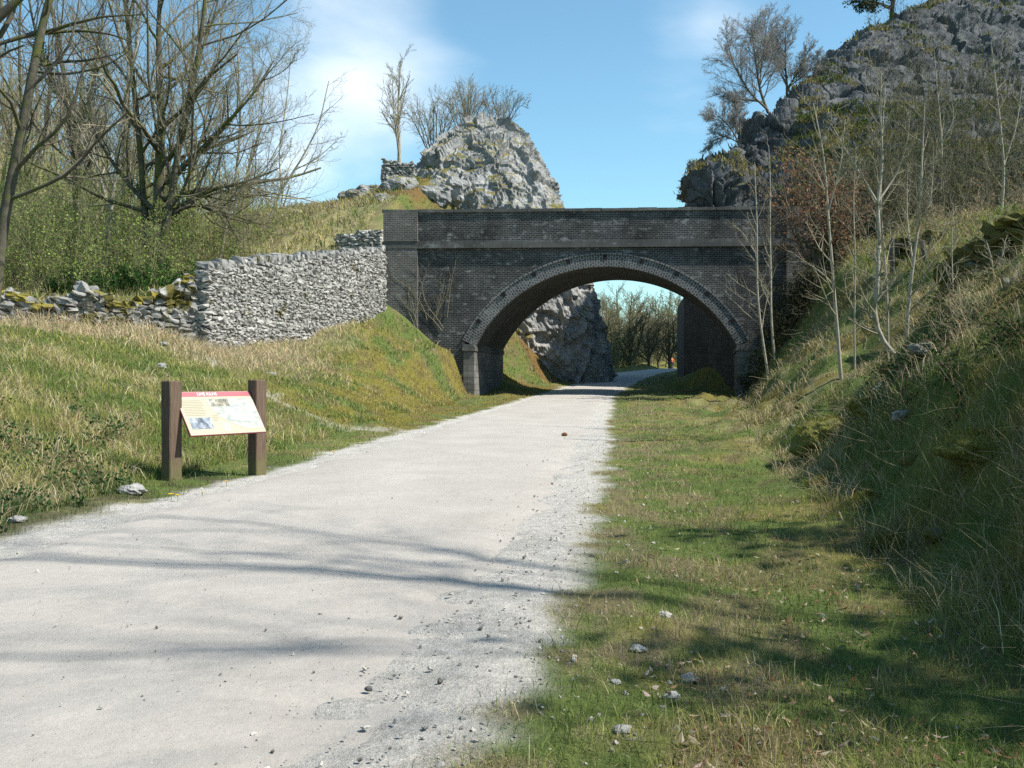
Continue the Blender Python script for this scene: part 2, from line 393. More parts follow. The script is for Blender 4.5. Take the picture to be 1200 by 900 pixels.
# ------------------------------------------------------------------ blades
def blades(x, y, z, h, w, lean, col, name, mat, label, az=None, parent=None):
    n = len(x); a = rng.uniform(0, 2*np.pi, n) if az is None else az
    d = np.stack([np.cos(a), np.sin(a), np.zeros(n)], 1); f = rng.uniform(0, 2*np.pi, n)
    s = np.stack([np.cos(f), np.sin(f), np.zeros(n)], 1)*w[:, None]*.5
    b = np.stack([x, y, z-.02], 1); up = np.array([0, 0, 1.])
    m = b+d*(h*lean*.35)[:, None]+up*(h*.6)[:, None]*np.sqrt(np.maximum(.1, 1-.3*lean**2))[:, None]
    t = b+d*(h*lean)[:, None]+up*(h*np.sqrt(np.maximum(.06, 1-.7*np.minimum(lean, 1.1)**2)))[:, None]
    v = np.stack([b-s, b+s, m+s*.8, m-s*.8, t], 1).reshape(-1, 3)
    k = np.arange(n)[:, None]*5
    o = mesh(name, v, k+np.array([0, 1, 2, 3]), k+np.array([3, 2, 4]), mat, parent, col=np.repeat(col, 5, 0))
    if label: tag(o, label, name.replace('_', ' '), kind='stuff')
    return o
def scatter(n, y0, y1, f0, f1):          # denser towards the viewer's end of the trail
    y = np.exp(rng.uniform(math.log(y0), math.log(y1), n)); x = rng.uniform(f0, f1, n)*(y+2.0)
    return x, y
def jcol(c, v=.22):
    n = len(c); k = 1+rng.normal(0, v, (n, 1)); return np.clip(c*k*(1+rng.normal(0, .06, (n, 3))), .012, .7)

def build_grass():
    lf = M_leaf('grass_blade', 1.0, .3)
    # short turf on both verges
    x, y = scatter(420000, 2.4, 75, -.62, .62)
    L, R = edges(y); dl = L-x; dr = x-R
    toe = np.interp(y, YS, TX[:, 6]); toer = np.interp(y, YS, TX[:, 9])
    k = ((dl > .02) & (x > toe-.8)) | ((dr > .0) & (x < toer+.9))
    x, y = x[k], y[k]; b = biome(x, y)
    keep = rng.random(len(x)) < np.clip(1.05-b['bare']*1.02, 0, 1)*np.clip(.35+1.3*b['n3'], .2, 1)
    x, y = x[keep], y[keep]; b = {a: c[keep] for a, c in b.items()}
    n = len(x); s = rng.random(n) < b['straw']*.48+.06
    c = np.where(s[:, None], STRAW*.85, lerp(np.broadcast_to(GREEN, (n, 3)), LIME, b['lime']*.6)); c = lerp(c, DKG*1.1, b['dark']); c = lerp(c, MOSS, b['moss']*.8)
    h = rng.gamma(4, .015, n)*(1+.5*(b['n3']-.4))*np.where(b['dr'] > 0, sst(.0, 1.2, b['dr'])*.6+.6, 1.1)
    h = np.clip(h, .015, .15); w = np.maximum(.0035, .00055*y)*rng.uniform(.7, 1.3, n)
    blades(x, y, zg(x, y), h, w, rng.uniform(.2, 1.0, n), jcol(c), 'short_grass', lf, 'short worn turf on the flat verges either side of the trail')
    # rough grass on the left bank
    x, y = scatter(380000, 6, 72, -.64, .1)
    L, R = edges(y); toe = np.interp(y, YS, TX[:, 6]); wb = np.interp(y, YS, TX[:, 4])
    k = (x < toe+.15) & (x > wb-np.where((y > 32) & (y < 46), .1, 25)) & (track(x, y) > .1) & ~((y > 44.8) & (y < 52))
    x, y = x[k], y[k]; b = biome(x, y); n = len(x)
    s = rng.random(n) < b['straw']*np.where((y > 27) & (x < -6), .9, .5)+.05
    c = np.where(s[:, None], STRAW, lerp(np.broadcast_to(GREEN, (n, 3)), LIME, b['lime'])); c = lerp(c, DKG, b['dark']*~s); c = lerp(c, MOSS*1.5, b['moss']*.75); c = lerp(c, RUST*1.1, b['rust']*.8)
    bandf = sst(28.2, 29.6, y)*(x < -7.8)*(y < 34)
    h = np.where(s, rng.uniform(.12, .36, n), rng.uniform(.08, .22, n))*(1+.9*bandf)*(.6+.9*b['n3'])*np.where(b['moss'] > .4, .6, 1)
    w = np.maximum(.006, .00062*y)*rng.uniform(.7, 1.3, n)
    blades(x, y, zg(x, y), h, w, np.where(s, rng.uniform(.4, 1.15, n), rng.uniform(.2, .95, n)), jcol(c), 'bank_grass', lf, 'rough green and straw coloured grass on the sunny bank below the dry-stone walls')
    # rough grass on the right bank
    x, y = scatter(300000, 3.0, 52, .05, .72)
    L, R = edges(y); toer = np.interp(y, YS, TX[:, 9])
    k = (x > toer-.35) & ~((y > 44) & (x < 13.5)) & (fb2(x, y, .95, 3, 97)+rng.normal(0, .03, len(x)) > .40); x, y = x[k], y[k]; b = biome(x, y); n = len(x)
    s = rng.random(n) < b['straw']*.62+.09
    c = np.where(s[:, None], STRAW*.9, lerp(np.broadcast_to(GREEN*.9, (n, 3)), LIME*.9, b['lime']*.7)); c = lerp(c, DKG, b['dark']*~s); c = lerp(c, MOSS, b['moss']*.7)
    h = np.where(s, rng.uniform(.1, .42, n), rng.uniform(.06, .20, n))*(.55+.9*b['n3'])
    w = np.maximum(.0045, .0006*y)*rng.uniform(.7, 1.3, n)
    blades(x, y, zg(x, y), h, w, np.where(s, rng.uniform(.5, 1.2, n), rng.uniform(.2, 1.0, n)), jcol(c), 'tussock_grass', lf, 'tussocky grass and dry straw on the hummocky bank below the saplings')
    # hillside grass behind the walls and on the terrace
    x, y = scatter(170000, 30, 110, -.66, .7)
    k = ((x < np.interp(y, YS, TX[:, 4])-.6) & (y > 31)) | ((x > np.interp(y, YS, TX[:, 11])) & (y < 56)); x, y = x[k], y[k]; b = biome(x, y); n = len(x)
    s = rng.random(n) < b['straw']*.25+.06
    c = np.where(s[:, None], STRAW*.8, lerp(np.broadcast_to(GREEN, (n, 3)), LIME, b['lime']))
    blades(x, y, zg(x, y), rng.uniform(.15, .5, n)*(.6+.8*b['n3']), .0009*y*rng.uniform(.7, 1.3, n), rng.uniform(.2, 1.1, n), jcol(c), 'hillside_grass', lf, 'long yellow-green grass on the slopes behind the walls and above the bridge')

def stems_tube(polys, rad, name, mat, parent=None, sides=3, col=None):
    v, q = tubes(polys, rad, sides); return mesh(name, v, q, None, mat, parent, True, None if col is None else np.repeat(col, polys.shape[1]*sides, 0))

# ------------------------------------------------------------------ trees
def tubes(p, r, sides):
    p = np.asarray(p, float); m, n, _ = p.shape
    t = np.gradient(p, axis=1); t /= np.linalg.norm(t, axis=2, keepdims=True)+1e-9
    ref = np.where(np.abs(t[:, :1, 2:3]) > .8, np.array([1., 0, 0]), np.array([0, 0, 1.]))
    a = np.cross(t, np.broadcast_to(ref, t.shape)); a /= np.linalg.norm(a, axis=2, keepdims=True)+1e-9
    b = np.cross(t, a); th = np.arange(sides)*2*np.pi/sides
    v = p[:, :, None]+(a[:, :, None]*np.cos(th)[None, None, :, None]+b[:, :, None]*np.sin(th)[None, None, :, None])*np.asarray(r)[:, :, None, None]
    i = np.arange(m*n*sides).reshape(m, n, sides); j = np.roll(i, -1, 2)
    return v.reshape(-1, 3), np.stack([i[:, :-1], j[:, :-1], j[:, 1:], i[:, 1:]], -1).reshape(-1, 4)
def unit(v): return v/(np.linalg.norm(v, axis=-1, keepdims=True)+1e-9)
def grow(s, d, ln, n, wander, up):
    m = len(s); p = np.zeros((m, n, 3)); p[:, 0] = s; d = unit(d)
    for k in range(1, n):
        d = unit(d+rng.normal(0, wander, (m, 3))+np.array([0, 0, up])); p[:, k] = p[:, k-1]+d*(ln/(n-1))[:, None]
    return p
def children(par, prad, plen, per, t0, t1, ang, ratio, n, wander, up, rr, shape=.5, rmin=.004):
    m = len(par); k = m*per; idx = np.repeat(np.arange(m), per)
    t = np.clip(np.tile((np.arange(per)+.5)/per, m)+rng.uniform(-.5, .5, k)/per, 0, 1)*(t1-t0)+t0
    f = t*(par.shape[1]-1); i = np.minimum(f.astype(int), par.shape[1]-2); g = (f-i)[:, None]
    s = par[idx, i]*(1-g)+par[idx, i+1]*g; pd = unit(par[idx, i+1]-par[idx, i])
    a = np.cross(pd, unit(rng.normal(0, 1, (k, 3)))); a = unit(a)
    an = np.radians(rng.normal(ang, ang*.22, k))[:, None]
    d = pd*np.cos(an)+a*np.sin(an)
    ln = plen[idx]*ratio*(1-shape*(t-t0)/(t1-t0+1e-6))*rng.uniform(.65, 1.25, k)
    r = np.maximum((prad[idx, i]*(1-g[:, 0])+prad[idx, i+1]*g[:, 0])*rr, rmin)
    p = grow(s, d, ln, n, wander, up)
    rad = r[:, None]*np.linspace(1, .35, n)[None]
    return p, rad, ln
def resamp(pts, n, wob=0.):
    pts = np.asarray(pts, float); s = np.concatenate([[0], np.cumsum(np.linalg.norm(np.diff(pts, axis=0), axis=1))])
    u = np.linspace(0, s[-1], n)
    q = np.stack([np.interp(u, s, pts[:, k]) for k in range(3)], 1)
    q[1:-1] = .25*q[:-2]+.5*q[1:-1]+.25*q[2:]
    if wob: q[1:] += np.cumsum(rng.normal(0, wob, (n-1, 3)), 0)*.5
    return q, s[-1]
LEAF = None
def leaves(c, size, col, mat, name, parent, tri=False):
    n = len(c); a = unit(rng.normal(0, 1, (n, 3))); b = unit(np.cross(a, rng.normal(0, 1, (n, 3))))
    s = (size*rng.uniform(.6, 1.3, n))[:, None]
    v = np.stack([c-a*s*.5, c+b*s*.32, c+a*s*.5, c-b*s*.32], 1).reshape(-1, 3)
    return mesh(name, v, np.arange(n)[:, None]*4+np.arange(4), None, mat, parent, col=np.repeat(col, 4, 0))
def tree(name, label, base, stems, levels, mats, group=None, cat='tree', leaf=None, ivy=0, shift=True):
    """stems: list of (points, r0, r1); levels: list of dicts for children()."""
    root = empty(name, base, label, cat, group)
    mt = MB(); mc = MB(); cur = []; n = 12
    for pts, r0, r1 in stems:
        q, ln = resamp(pts, n, .02*r0/.1); rad = np.linspace(1, 0, n)**.85*(r0-r1)+r1
        v, f = tubes(q[None], rad[None], 8); mt.add(v, f); cur.append((q, rad, ln))
    par = np.stack([c[0] for c in cur]); prad = np.stack([c[1] for c in cur]); plen = np.array([c[2] for c in cur])
    ends = []
    for k, lv in enumerate(levels):
        p, rad, ln = children(par, prad, plen, **lv)
        v, f = tubes(p, rad, 5 if k == 0 else (4 if k == 1 else 3)); (mt if k == 0 and len(levels) > 2 else mc).add(v, f)
        par, prad, plen = p, rad, ln
    mt.build('trunk', mats[0], root, True); mc.build('crown', mats[1], root, True)
    if leaf:
        cnt, size, cols, spread = leaf
        i = rng.integers(0, len(par), cnt); j = rng.integers(1, par.shape[1], cnt)
        c = par[i, j]+rng.normal(0, spread, (cnt, 3)); cc = np.array(cols)[rng.integers(0, len(cols), cnt)]
        leaves(c, size, jcol(cc, .2), LEAF, 'foliage', root)
    if ivy:
        i = rng.integers(0, len(cur), ivy); j = (rng.random(ivy)**1.3*.62*(n-1)); jj = j.astype(int); g = (j-jj)[:, None]
        Q = np.stack([c[0] for c in cur]); c = Q[i, jj]*(1-g)+Q[i, jj+1]*g+unit(rng.normal(0, 1, (ivy, 3)))*rng.uniform(.08, .34, ivy)[:, None]
        leaves(c, .11, jcol(np.broadcast_to(np.array([.04, .06, .018]), (ivy, 3)), .3), LEAF, 'ivy', root)
    return root
def copy_thing(root, loc, rot, scale, label, group):
    r = root.copy(); COL.objects.link(r); r.location = loc; r.rotation_euler = (0, 0, rot); r.scale = (scale,)*3
    r['label'] = label; r['group'] = group
    for ch in root.children:
        c = ch.copy(); COL.objects.link(c); c.parent = r
        for gch in ch.children:
            d = gch.copy(); COL.objects.link(d); d.parent = c
    return r
def LV(per, t0, t1, ang, ratio, n, wander, up, rr, shape=.5, rmin=.004):
    return dict(per=per, t0=t0, t1=t1, ang=ang, ratio=ratio, n=n, wander=wander, up=up, rr=rr, shape=shape, rmin=rmin)
def pxtree(name, label, D, lines, levels, mats, group=None, ground=True, **kw):
    """lines: list of (pixel polyline, r0, r1); the first point of the first line is the foot."""
    base = P(*lines[0][0][0], D)
    if ground: base[2] = g1(base[0], base[1])-.06
    st = []
    for k, (pl, r0, r1) in enumerate(lines):
        dd = rng.normal(0, .012*D, len(pl)) if k else rng.normal(0, .006*D, len(pl)); dd = np.cumsum(dd)*.6; dd[0] = 0
        pts = np.array([P(a, b, D+e) for (a, b), e in zip(pl, dd)])
        if k == 0: pts[0] = base
        st.append((pts, r0, r1))
    return tree(name, label, base, st, levels, mats, group, **kw)

# ------------------------------------------------------------------ bridge
BO = np.array([-1.73, 45.3]); BU = np.array([math.cos(math.radians(3)), -math.sin(math.radians(3))]); BV = np.array([math.sin(math.radians(11.5)), math.cos(math.radians(11.5))])
def B(u, v, z):
    u, v, z = np.broadcast_arrays(np.asarray(u, float), np.asarray(v, float), np.asarray(z, float))
    xy = BO+u[..., None]*BU+v[..., None]*BV; return np.concatenate([xy, z[..., None]], -1)
SPAN, RAD, UC, ZC, ZS, DEP, RT = 12.0, 6.77, 6.0, -.17, 2.97, 6.3, .62
HA = math.asin(6/6.77)
def bbox(mb, u0, u1, v0, v1, z0, z1):
    fs = [((u0, v0, z0), (u1, v0, z0), (u1, v0, z1), (u0, v0, z1), 0), ((u1, v1, z0), (u0, v1, z0), (u0, v1, z1), (u1, v1, z1), 0),
          ((u0, v1, z0), (u0, v0, z0), (u0, v0, z1), (u0, v1, z1), 1), ((u1, v0, z0), (u1, v1, z0), (u1, v1, z1), (u1, v0, z1), 1),
          ((u0, v0, z1), (u1, v0, z1), (u1, v1, z1), (u0, v1, z1), 2), ((u0, v1, z0), (u1, v1, z0), (u1, v0, z0), (u0, v0, z0), 2)]
    for *c, k in fs:
        c = np.array(c, float); uv = c[:, [0, 2]] if k == 0 else (c[:, [1, 2]] if k == 1 else c[:, [0, 1]])
        mb.add(B(c[:, 0], c[:, 1], c[:, 2]), [[0, 1, 2, 3]], uv=uv)
def build_bridge():
    dark = M_brick('sooty_blue_brick', (.021, .022, .024), (.044, .043, .043), (.15, .148, .14), soot=.68, lime=.75)
    pil = M_brick('weathered_grey_brick', (.058, .054, .050), (.095, .088, .078), (.2, .195, .18), soot=.3, lime=.7)
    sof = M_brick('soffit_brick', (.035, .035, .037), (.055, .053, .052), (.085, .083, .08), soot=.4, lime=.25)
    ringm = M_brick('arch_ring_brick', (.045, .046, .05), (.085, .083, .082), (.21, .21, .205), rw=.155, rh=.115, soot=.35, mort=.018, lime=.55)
    cop = M_brick('coping_stone', (.075, .075, .070), (.12, .117, .108), (.06, .06, .06), rw=.9, rh=.6, soot=.4, lime=.6)
    pst = M_brick('pale_pier_stone', (.13, .125, .115), (.19, .183, .168), (.07, .07, .07), rw=.6, rh=.3, soot=.5, lime=.5)
    hole = N('iron_plate').bsdf((.012, .012, .013), .8)
    root = empty('brick_bridge', (float(BO[0]), float(BO[1]), 0), 'soot-darkened brick arch bridge spanning the pale trail', 'bridge')
    th = np.linspace(-HA, HA, 73)
    # barrel
    nv = 20; vv = np.linspace(0, DEP, nv); T, VV = np.meshgrid(th, vv)
    pts = B(UC+RAD*np.sin(T), VV, ZC+RAD*np.cos(T)); i = np.arange(T.size).reshape(T.shape)
    q = np.stack([i[:-1, :-1], i[1:, :-1], i[1:, 1:], i[:-1, 1:]], -1).reshape(-1, 4)
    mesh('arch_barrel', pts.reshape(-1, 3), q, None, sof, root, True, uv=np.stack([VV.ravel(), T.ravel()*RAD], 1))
    for v0, v1, vb in ((-.045, .0, 1), (DEP+.045, DEP, 0)):        # voussoir rings of both faces, in three courses
        mb = MB()
        for k, (ra, rb2, pr) in enumerate(((RAD-.012, RAD+.30, 0.), (RAD+.302, RAD+.52, .03), (RAD+.523, RAD+RT, -.02))):
            va = v0+(pr if vb else -pr)
            prof = [(ra, v1+(.3 if vb else -.3)), (ra, va), (rb2, va), (rb2, v1+(.3 if vb else -.3))]
            for (r0, w0), (r1, w1) in zip(prof[:-1], prof[1:]):
                A = np.stack([B(UC+r0*np.sin(th), w0, ZC+r0*np.cos(th)), B(UC+r1*np.sin(th), w1, ZC+r1*np.cos(th))], 1).reshape(-1, 3)
                j = np.arange(len(th)-1)[:, None]*2
                mb.add(A, j+np.array([0, 1, 3, 2]), uv=np.stack([np.repeat(th*RAD, 2), np.tile([r0+w0, r1+w1], len(th))], 1)[:, ::-1])
        mb.build('arch_ring', ringm, root)
    for a in np.linspace(-HA*.86, HA*.86, 9):
        m = MB(); r = RAD+.43
        for s in ((-.085, -.07, .085, .07),):
            c = np.array([[x, y, z] for x in (-.085, .085) for y in (-.07, .0) for z in (-.10, .10)])
            u = UC+(r+c[:, 2])*math.sin(a)+c[:, 0]*math.cos(a); z = ZC+(r+c[:, 2])*math.cos(a)-c[:, 0]*math.sin(a)
            m.add(B(u, c[:, 1], z), [[0, 1, 3, 2], [4, 6, 7, 5], [0, 4, 5, 1], [2, 3, 7, 6], [0, 2, 6, 4], [1, 5, 7, 3]])
        m.build('drain_plate', hole, root)
    # spandrel walls
    us = np.unique(np.concatenate([np.linspace(-2.62, 15.9, 60), UC+(RAD+.5)*np.sin(th)]))
    for v in (0., DEP):
        d = us-UC; lo = np.where(np.abs(d) < (RAD+.5)*math.sin(HA), ZC+np.sqrt(np.maximum((RAD+.5)**2-d*d, 0)), -.8)
        A = np.stack([B(us, v, lo), B(us, v, np.full(len(us), 7.5))], 1).reshape(-1, 3); j = np.arange(len(us)-1)[:, None]*2
        uv = np.stack([np.repeat(us, 2), np.stack([lo, np.full(len(us), 7.5)], 1).ravel()], 1)
        mesh('spandrel_wall', A, j+np.array([0, 2, 3, 1]), None, dark, root, uv=uv)
    for a, b in ((-.5, .0), (SPAN, SPAN+1.3)):
        m = MB(); bbox(m, a, b, -.06, DEP+.06, -1, 2.72); m.build('abutment', pst, root)
        m = MB(); bbox(m, a-.05, b+.05, -.13, DEP+.13, 2.721, 2.90); bbox(m, a-.02, b+.02, -.09, DEP+.09, 2.901, 3.04); m.build('impost', cop, root)
    for v0, v1, s in ((-.02, .42, -1), (DEP-.42, DEP+.02, 1)):
        m = MB(); bbox(m, -2.62, 14.2, v0, v1, 7.801, 9.12); m.build('parapet', dark, root)
        m = MB(); e = .06
        u = -4.28
        while u < 15.9:                              # coping stones laid end to end
            w = rng.uniform(.75, 1.0); u1 = min(u+w, 15.95); dz = rng.uniform(-.015, .012)
            bbox(m, u+.006, u1-.006, v0-e-rng.uniform(0, .02), v1+e, 9.122, 9.26+dz); u = u1
        m.build('coping', cop, root)
        m = MB(); a, b = (v0-.13, .3) if s < 0 else (DEP-.3, v1+.13)
        bbox(m, -4.3, 15.95, a, b, 7.46, 7.62); bbox(m, -4.27, 15.92, a+(.06 if s < 0 else 0), b-(.06 if s > 0 else 0), 7.622, 7.80); m.build('string_course', cop, root)
    for a, b in ((-4.2, -2.62), (14.2, 15.8)):
        m = MB(); bbox(m, a, b, -.13, DEP+.13, -.5, 7.458); bbox(m, a, b, -.13, .5, 7.802, 9.12); bbox(m, a, b, DEP-.5, DEP+.13, 7.802, 9.12); m.build('pilaster', pil, root)
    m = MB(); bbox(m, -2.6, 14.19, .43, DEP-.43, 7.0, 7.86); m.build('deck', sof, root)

# ------------------------------------------------------------------ stone walls
_g = [(a, b, c) for a in (-1, 0, 1) for b in (-1, 0, 1) for c in (-1, 0, 1) if (a, b, c) != (0, 0, 0)]
SV = np.array(_g, float); _ix = {p: k for k, p in enumerate(_g)}
SQ = []
for ax in range(3):
    for s in (-1, 1):
        o = [k for k in range(3) if k != ax]
        for a in (-1, 0):
            for b in (-1, 0):
                def pt(i, j):
                    p = [0, 0, 0]; p[ax] = s; p[o[0]] = i; p[o[1]] = j; return _ix[tuple(p)]
                qd = [pt(a, b), pt(a+1, b), pt(a+1, b+1), pt(a, b+1)]
                SQ.append(qd if (s > 0) == (ax != 1) else qd[::-1])
SQ = np.array(SQ)
SVr = SV*(1-.13*(np.abs(SV).sum(1)-1)[:, None]/2*np.array([1, 1, 1]))
def stones(cent, half, ax, rot, jit, col, name, mat, parent):
    """cent (n,3), half (n,3), ax (n,3,3) rows = local axes."""
    n = len(cent); v = SVr[None]*half[:, None]+rng.normal(0, 1, (n, 26, 3))*jit*half[:, None]
    e = rng.normal(0, rot, (n, 3))
    R = np.zeros((n, 3, 3)); R[:, 0, 0] = R[:, 1, 1] = R[:, 2, 2] = 1
    R[:, 0, 1] = -e[:, 2]; R[:, 1, 0] = e[:, 2]; R[:, 0, 2] = e[:, 1]; R[:, 2, 0] = -e[:, 1]; R[:, 1, 2] = -e[:, 0]; R[:, 2, 1] = e[:, 0]
    v = np.einsum('nij,nkj->nki', R, v); v = np.einsum('nki,nij->nkj', v, ax)+cent[:, None]
    q = (np.arange(n)[:, None, None]*26+SQ[None]).reshape(-1, 4)
    return mesh(name, v.reshape(-1, 3), q, None, mat, parent, col=np.repeat(col, 26, 0))
LIMEST = np.array([.33, .325, .31])
def stone_wall(name, label, pts, top, base, mat, ruin=0., thick=.45, cope=True, hs=(.07, .15), ls=(.16, .42), core=None, tone=1., moss=None, quoin=False):
    """pts: plan polyline; top/base: heights at its points."""
    pts = np.array(pts, float); seg = np.linalg.norm(np.diff(pts, axis=0), axis=1); S = np.concatenate([[0], np.cumsum(seg)])
    f = lambda s: np.stack([np.interp(s, S, pts[:, 0]), np.interp(s, S, pts[:, 1])], -1)
    tp = lambda s: np.interp(s, S, top); bs = lambda s: np.interp(s, S, base)
    tan = lambda s: unit(f(np.minimum(s+.05, S[-1]))-f(np.maximum(s-.05, 0)))
    root = empty(name, (pts[0, 0], pts[0, 1], base[0]), label, 'stone wall')
    C = []; Hf = []; 
    zmin = min(base)-.25; z = zmin
    while z < max(top):
        h = rng.uniform(*hs); s = rng.uniform(-.2, 0)
        while s < S[-1]:
            l = rng.uniform(*ls)*(1.3 if quoin and s < .3 else 1); sm = min(max(s+l/2, 0), S[-1])
            t = tp(sm)-(.16 if cope else 0)-ruin*max(0, fb2(np.array([sm]), np.array([0.]), .9, 3, 61)[0]-.25)*1.2
            if bs(sm)-.25 < z and z+h*.6 < t:
                for side in (-1, 1):
                    C.append((sm, side*(thick/2-.1+rng.normal(0, .012+.03*ruin)), z+h/2)); Hf.append((l/2*1.02, .16, h/2*1.06))
            s += l
        z += h
    C = np.array(C); Hf = np.array(Hf)
    def place(C):
        t = tan(C[:, 0]); nrm = np.stack([t[:, 1], -t[:, 0]], 1); xy = f(C[:, 0])+nrm*C[:, 1:2]
        ax = np.zeros((len(C), 3, 3)); ax[:, 0, :2] = t; ax[:, 1, :2] = nrm; ax[:, 2, 2] = 1
        return np.concatenate([xy, C[:, 2:]], 1), ax
    c3, ax = place(C); col = LIMEST*tone*rng.uniform(.62, 1.18, (len(C), 1))*np.array([1, .99, .97])
    stones(c3, Hf, ax, .19+.14*ruin, .17, col, 'masonry', mat, root)
    ss = np.linspace(0, S[-1], 40); m = MB()                       # the packed heart of the wall
    t = tan(ss); nr = np.stack([t[:, 1], -t[:, 0]], 1)
    rt = np.array([ruin*max(0, fb2(np.array([s]), np.array([0.]), .9, 3, 61)[0]-.25)*1.2 for s in ss])
    pr = []
    for sd, zz in ((1, bs(ss)-.4), (1, tp(ss)-.28-rt), (-1, tp(ss)-.28-rt), (-1, bs(ss)-.4)):
        pr.append(np.concatenate([f(ss)+nr*sd*(thick/2-.12), zz[:, None]], 1))
    A = np.stack(pr, 1); i = np.arange(160).reshape(40, 4); j = np.roll(i, -1, 1)
    m.add(A.reshape(-1, 3), np.concatenate([np.stack([i[:-1], j[:-1], j[1:], i[1:]], -1).reshape(-1, 4), i[[0, -1]]]))
    m.build('rubble_core', core, root)
    if cope:
        s = 0; C = []; Hf = []
        while s < S[-1]:
            l = rng.uniform(.14, .3)*(1.7 if s < 1.6 else 1); h = rng.uniform(.11, .18)
            C.append((s+l/2, rng.normal(0, .02), tp(s+l/2)-.17+h)); Hf.append((l/2*.98, thick*.56, h)); s += l
        C = np.array(C); c3, ax = place(C); stones(c3, np.array(Hf), ax, .14, .12, LIMEST*tone*rng.uniform(.6, 1.0, (len(C), 1)), 'cope_course', mat, root)
    elif ruin:
        n = int(S[-1]*5); s = rng.uniform(0, S[-1], n)
        tt = np.array([tp(x)-ruin*max(0, fb2(np.array([x]), np.array([0.]), .9, 3, 61)[0]-.25)*1.2 for x in s])
        C = np.stack([s, rng.normal(0, .1, n), tt+rng.uniform(-.05, .12, n)], 1)
        c3, ax = place(C); stones(c3, rng.uniform(.07, .24, (n, 3))*np.array([1.1, .9, .7]), ax, .5, .15, LIMEST*tone*rng.uniform(.7, 1.15, (n, 1)), 'cope_course', mat, root)
    if moss:
        n, mm = moss; s = rng.uniform(0, S[-1], n); tt = np.array([tp(x)-ruin*max(0, fb2(np.array([x]), np.array([0.]), .9, 3, 61)[0]-.25)*1.2 for x in s])
        C = np.stack([s, rng.normal(0, .06, n), tt+.05], 1); c3, ax = place(C)
        stones(c3, np.stack([rng.uniform(.12, .35, n), rng.uniform(.15, .26, n), rng.uniform(.05, .12, n)], 1), ax, .2, .16, MOSS*rng.uniform(.8, 1.3, (n, 1)), 'moss', mm, root)
    return root

# ------------------------------------------------------------------ rock
def upsample(A, n, ax):
    m = A.shape[ax]; t = np.linspace(0, m-1, n); i = np.minimum(t.astype(int), m-2); f = t-i
    A = np.moveaxis(A, ax, 0); p0 = A[np.maximum(i-1, 0)]; p1 = A[i]; p2 = A[i+1]; p3 = A[np.minimum(i+2, m-1)]
    f = f.reshape((-1,)+(1,)*(A.ndim-1))
    r = .5*(2*p1+(p2-p0)*f+(2*p0-5*p1+4*p2-p3)*f*f+(3*p1-p0-3*p2+p3)*f**3)
    r = .6*r+.4*(p1*(1-f)+p2*f)
    return np.moveaxis(r, 0, ax)
def rockify(G, wrap, amp, sc, rough=1., soft=None, zs=.8, strata=.25, fine=1., per=1.45):
    du = np.gradient(G, axis=0); dv = np.gradient(G, axis=1)
    if wrap:
        e = np.concatenate([G[:, -2:-1], G, G[:, 1:2]], 1); dv = (e[:, 2:]-e[:, :-2])/2
    nr = unit(np.cross(dv, du)); p = G.reshape(-1, 3)
    q = p*np.array([1, 1, zs])+1.3*(fbm(p*.5, 3, 70)[:, None]-.5)*sc
    f1, f2, cid = voro(q/(1.9*sc), 5); g1_, g2_, cid2 = voro(q/(.62*sc), 31)
    d = (cid-.5)*.9-.55*min(1., fine+.25)*np.exp(-((f2-f1)/.05)**2)+fine*((cid2-.5)*.34-.16*np.exp(-((g2_-g1_)/.07)**2))+(fbm(p/sc*1.2, 5, 77)-.5)*.9*rough
    sz = (p[:, 2]+.12*p[:, 0]+1.6*(fbm(p*.22, 3, 80)-.5)*2)/per; fr = sz-np.floor(sz); fr2 = (sz*2.7) % 1
    d = d+strata*((fr**1.5-.5)*1.3+(fr2-.5)*.4)*(.5+fbm(p*.4, 2, 83))
    if wrap:
        d = d.reshape(G.shape[:2]); d[:, -1] = d[:, 0]; d = d.ravel()
    if soft is not None: d = d*soft(p)
    return G+nr*(d*amp).reshape(G.shape[:2])[..., None]
def sheet(G, name, mat, parent=None, smooth=False, flip=False):
    i = np.arange(G.shape[0]*G.shape[1]).reshape(G.shape[:2])
    q = np.stack([i[:-1, :-1], i[:-1, 1:], i[1:, 1:], i[1:, :-1]], -1).reshape(-1, 4)
    if flip: q = q[:, ::-1]
    return mesh(name, G.reshape(-1, 3), q, None, mat, parent, smooth)

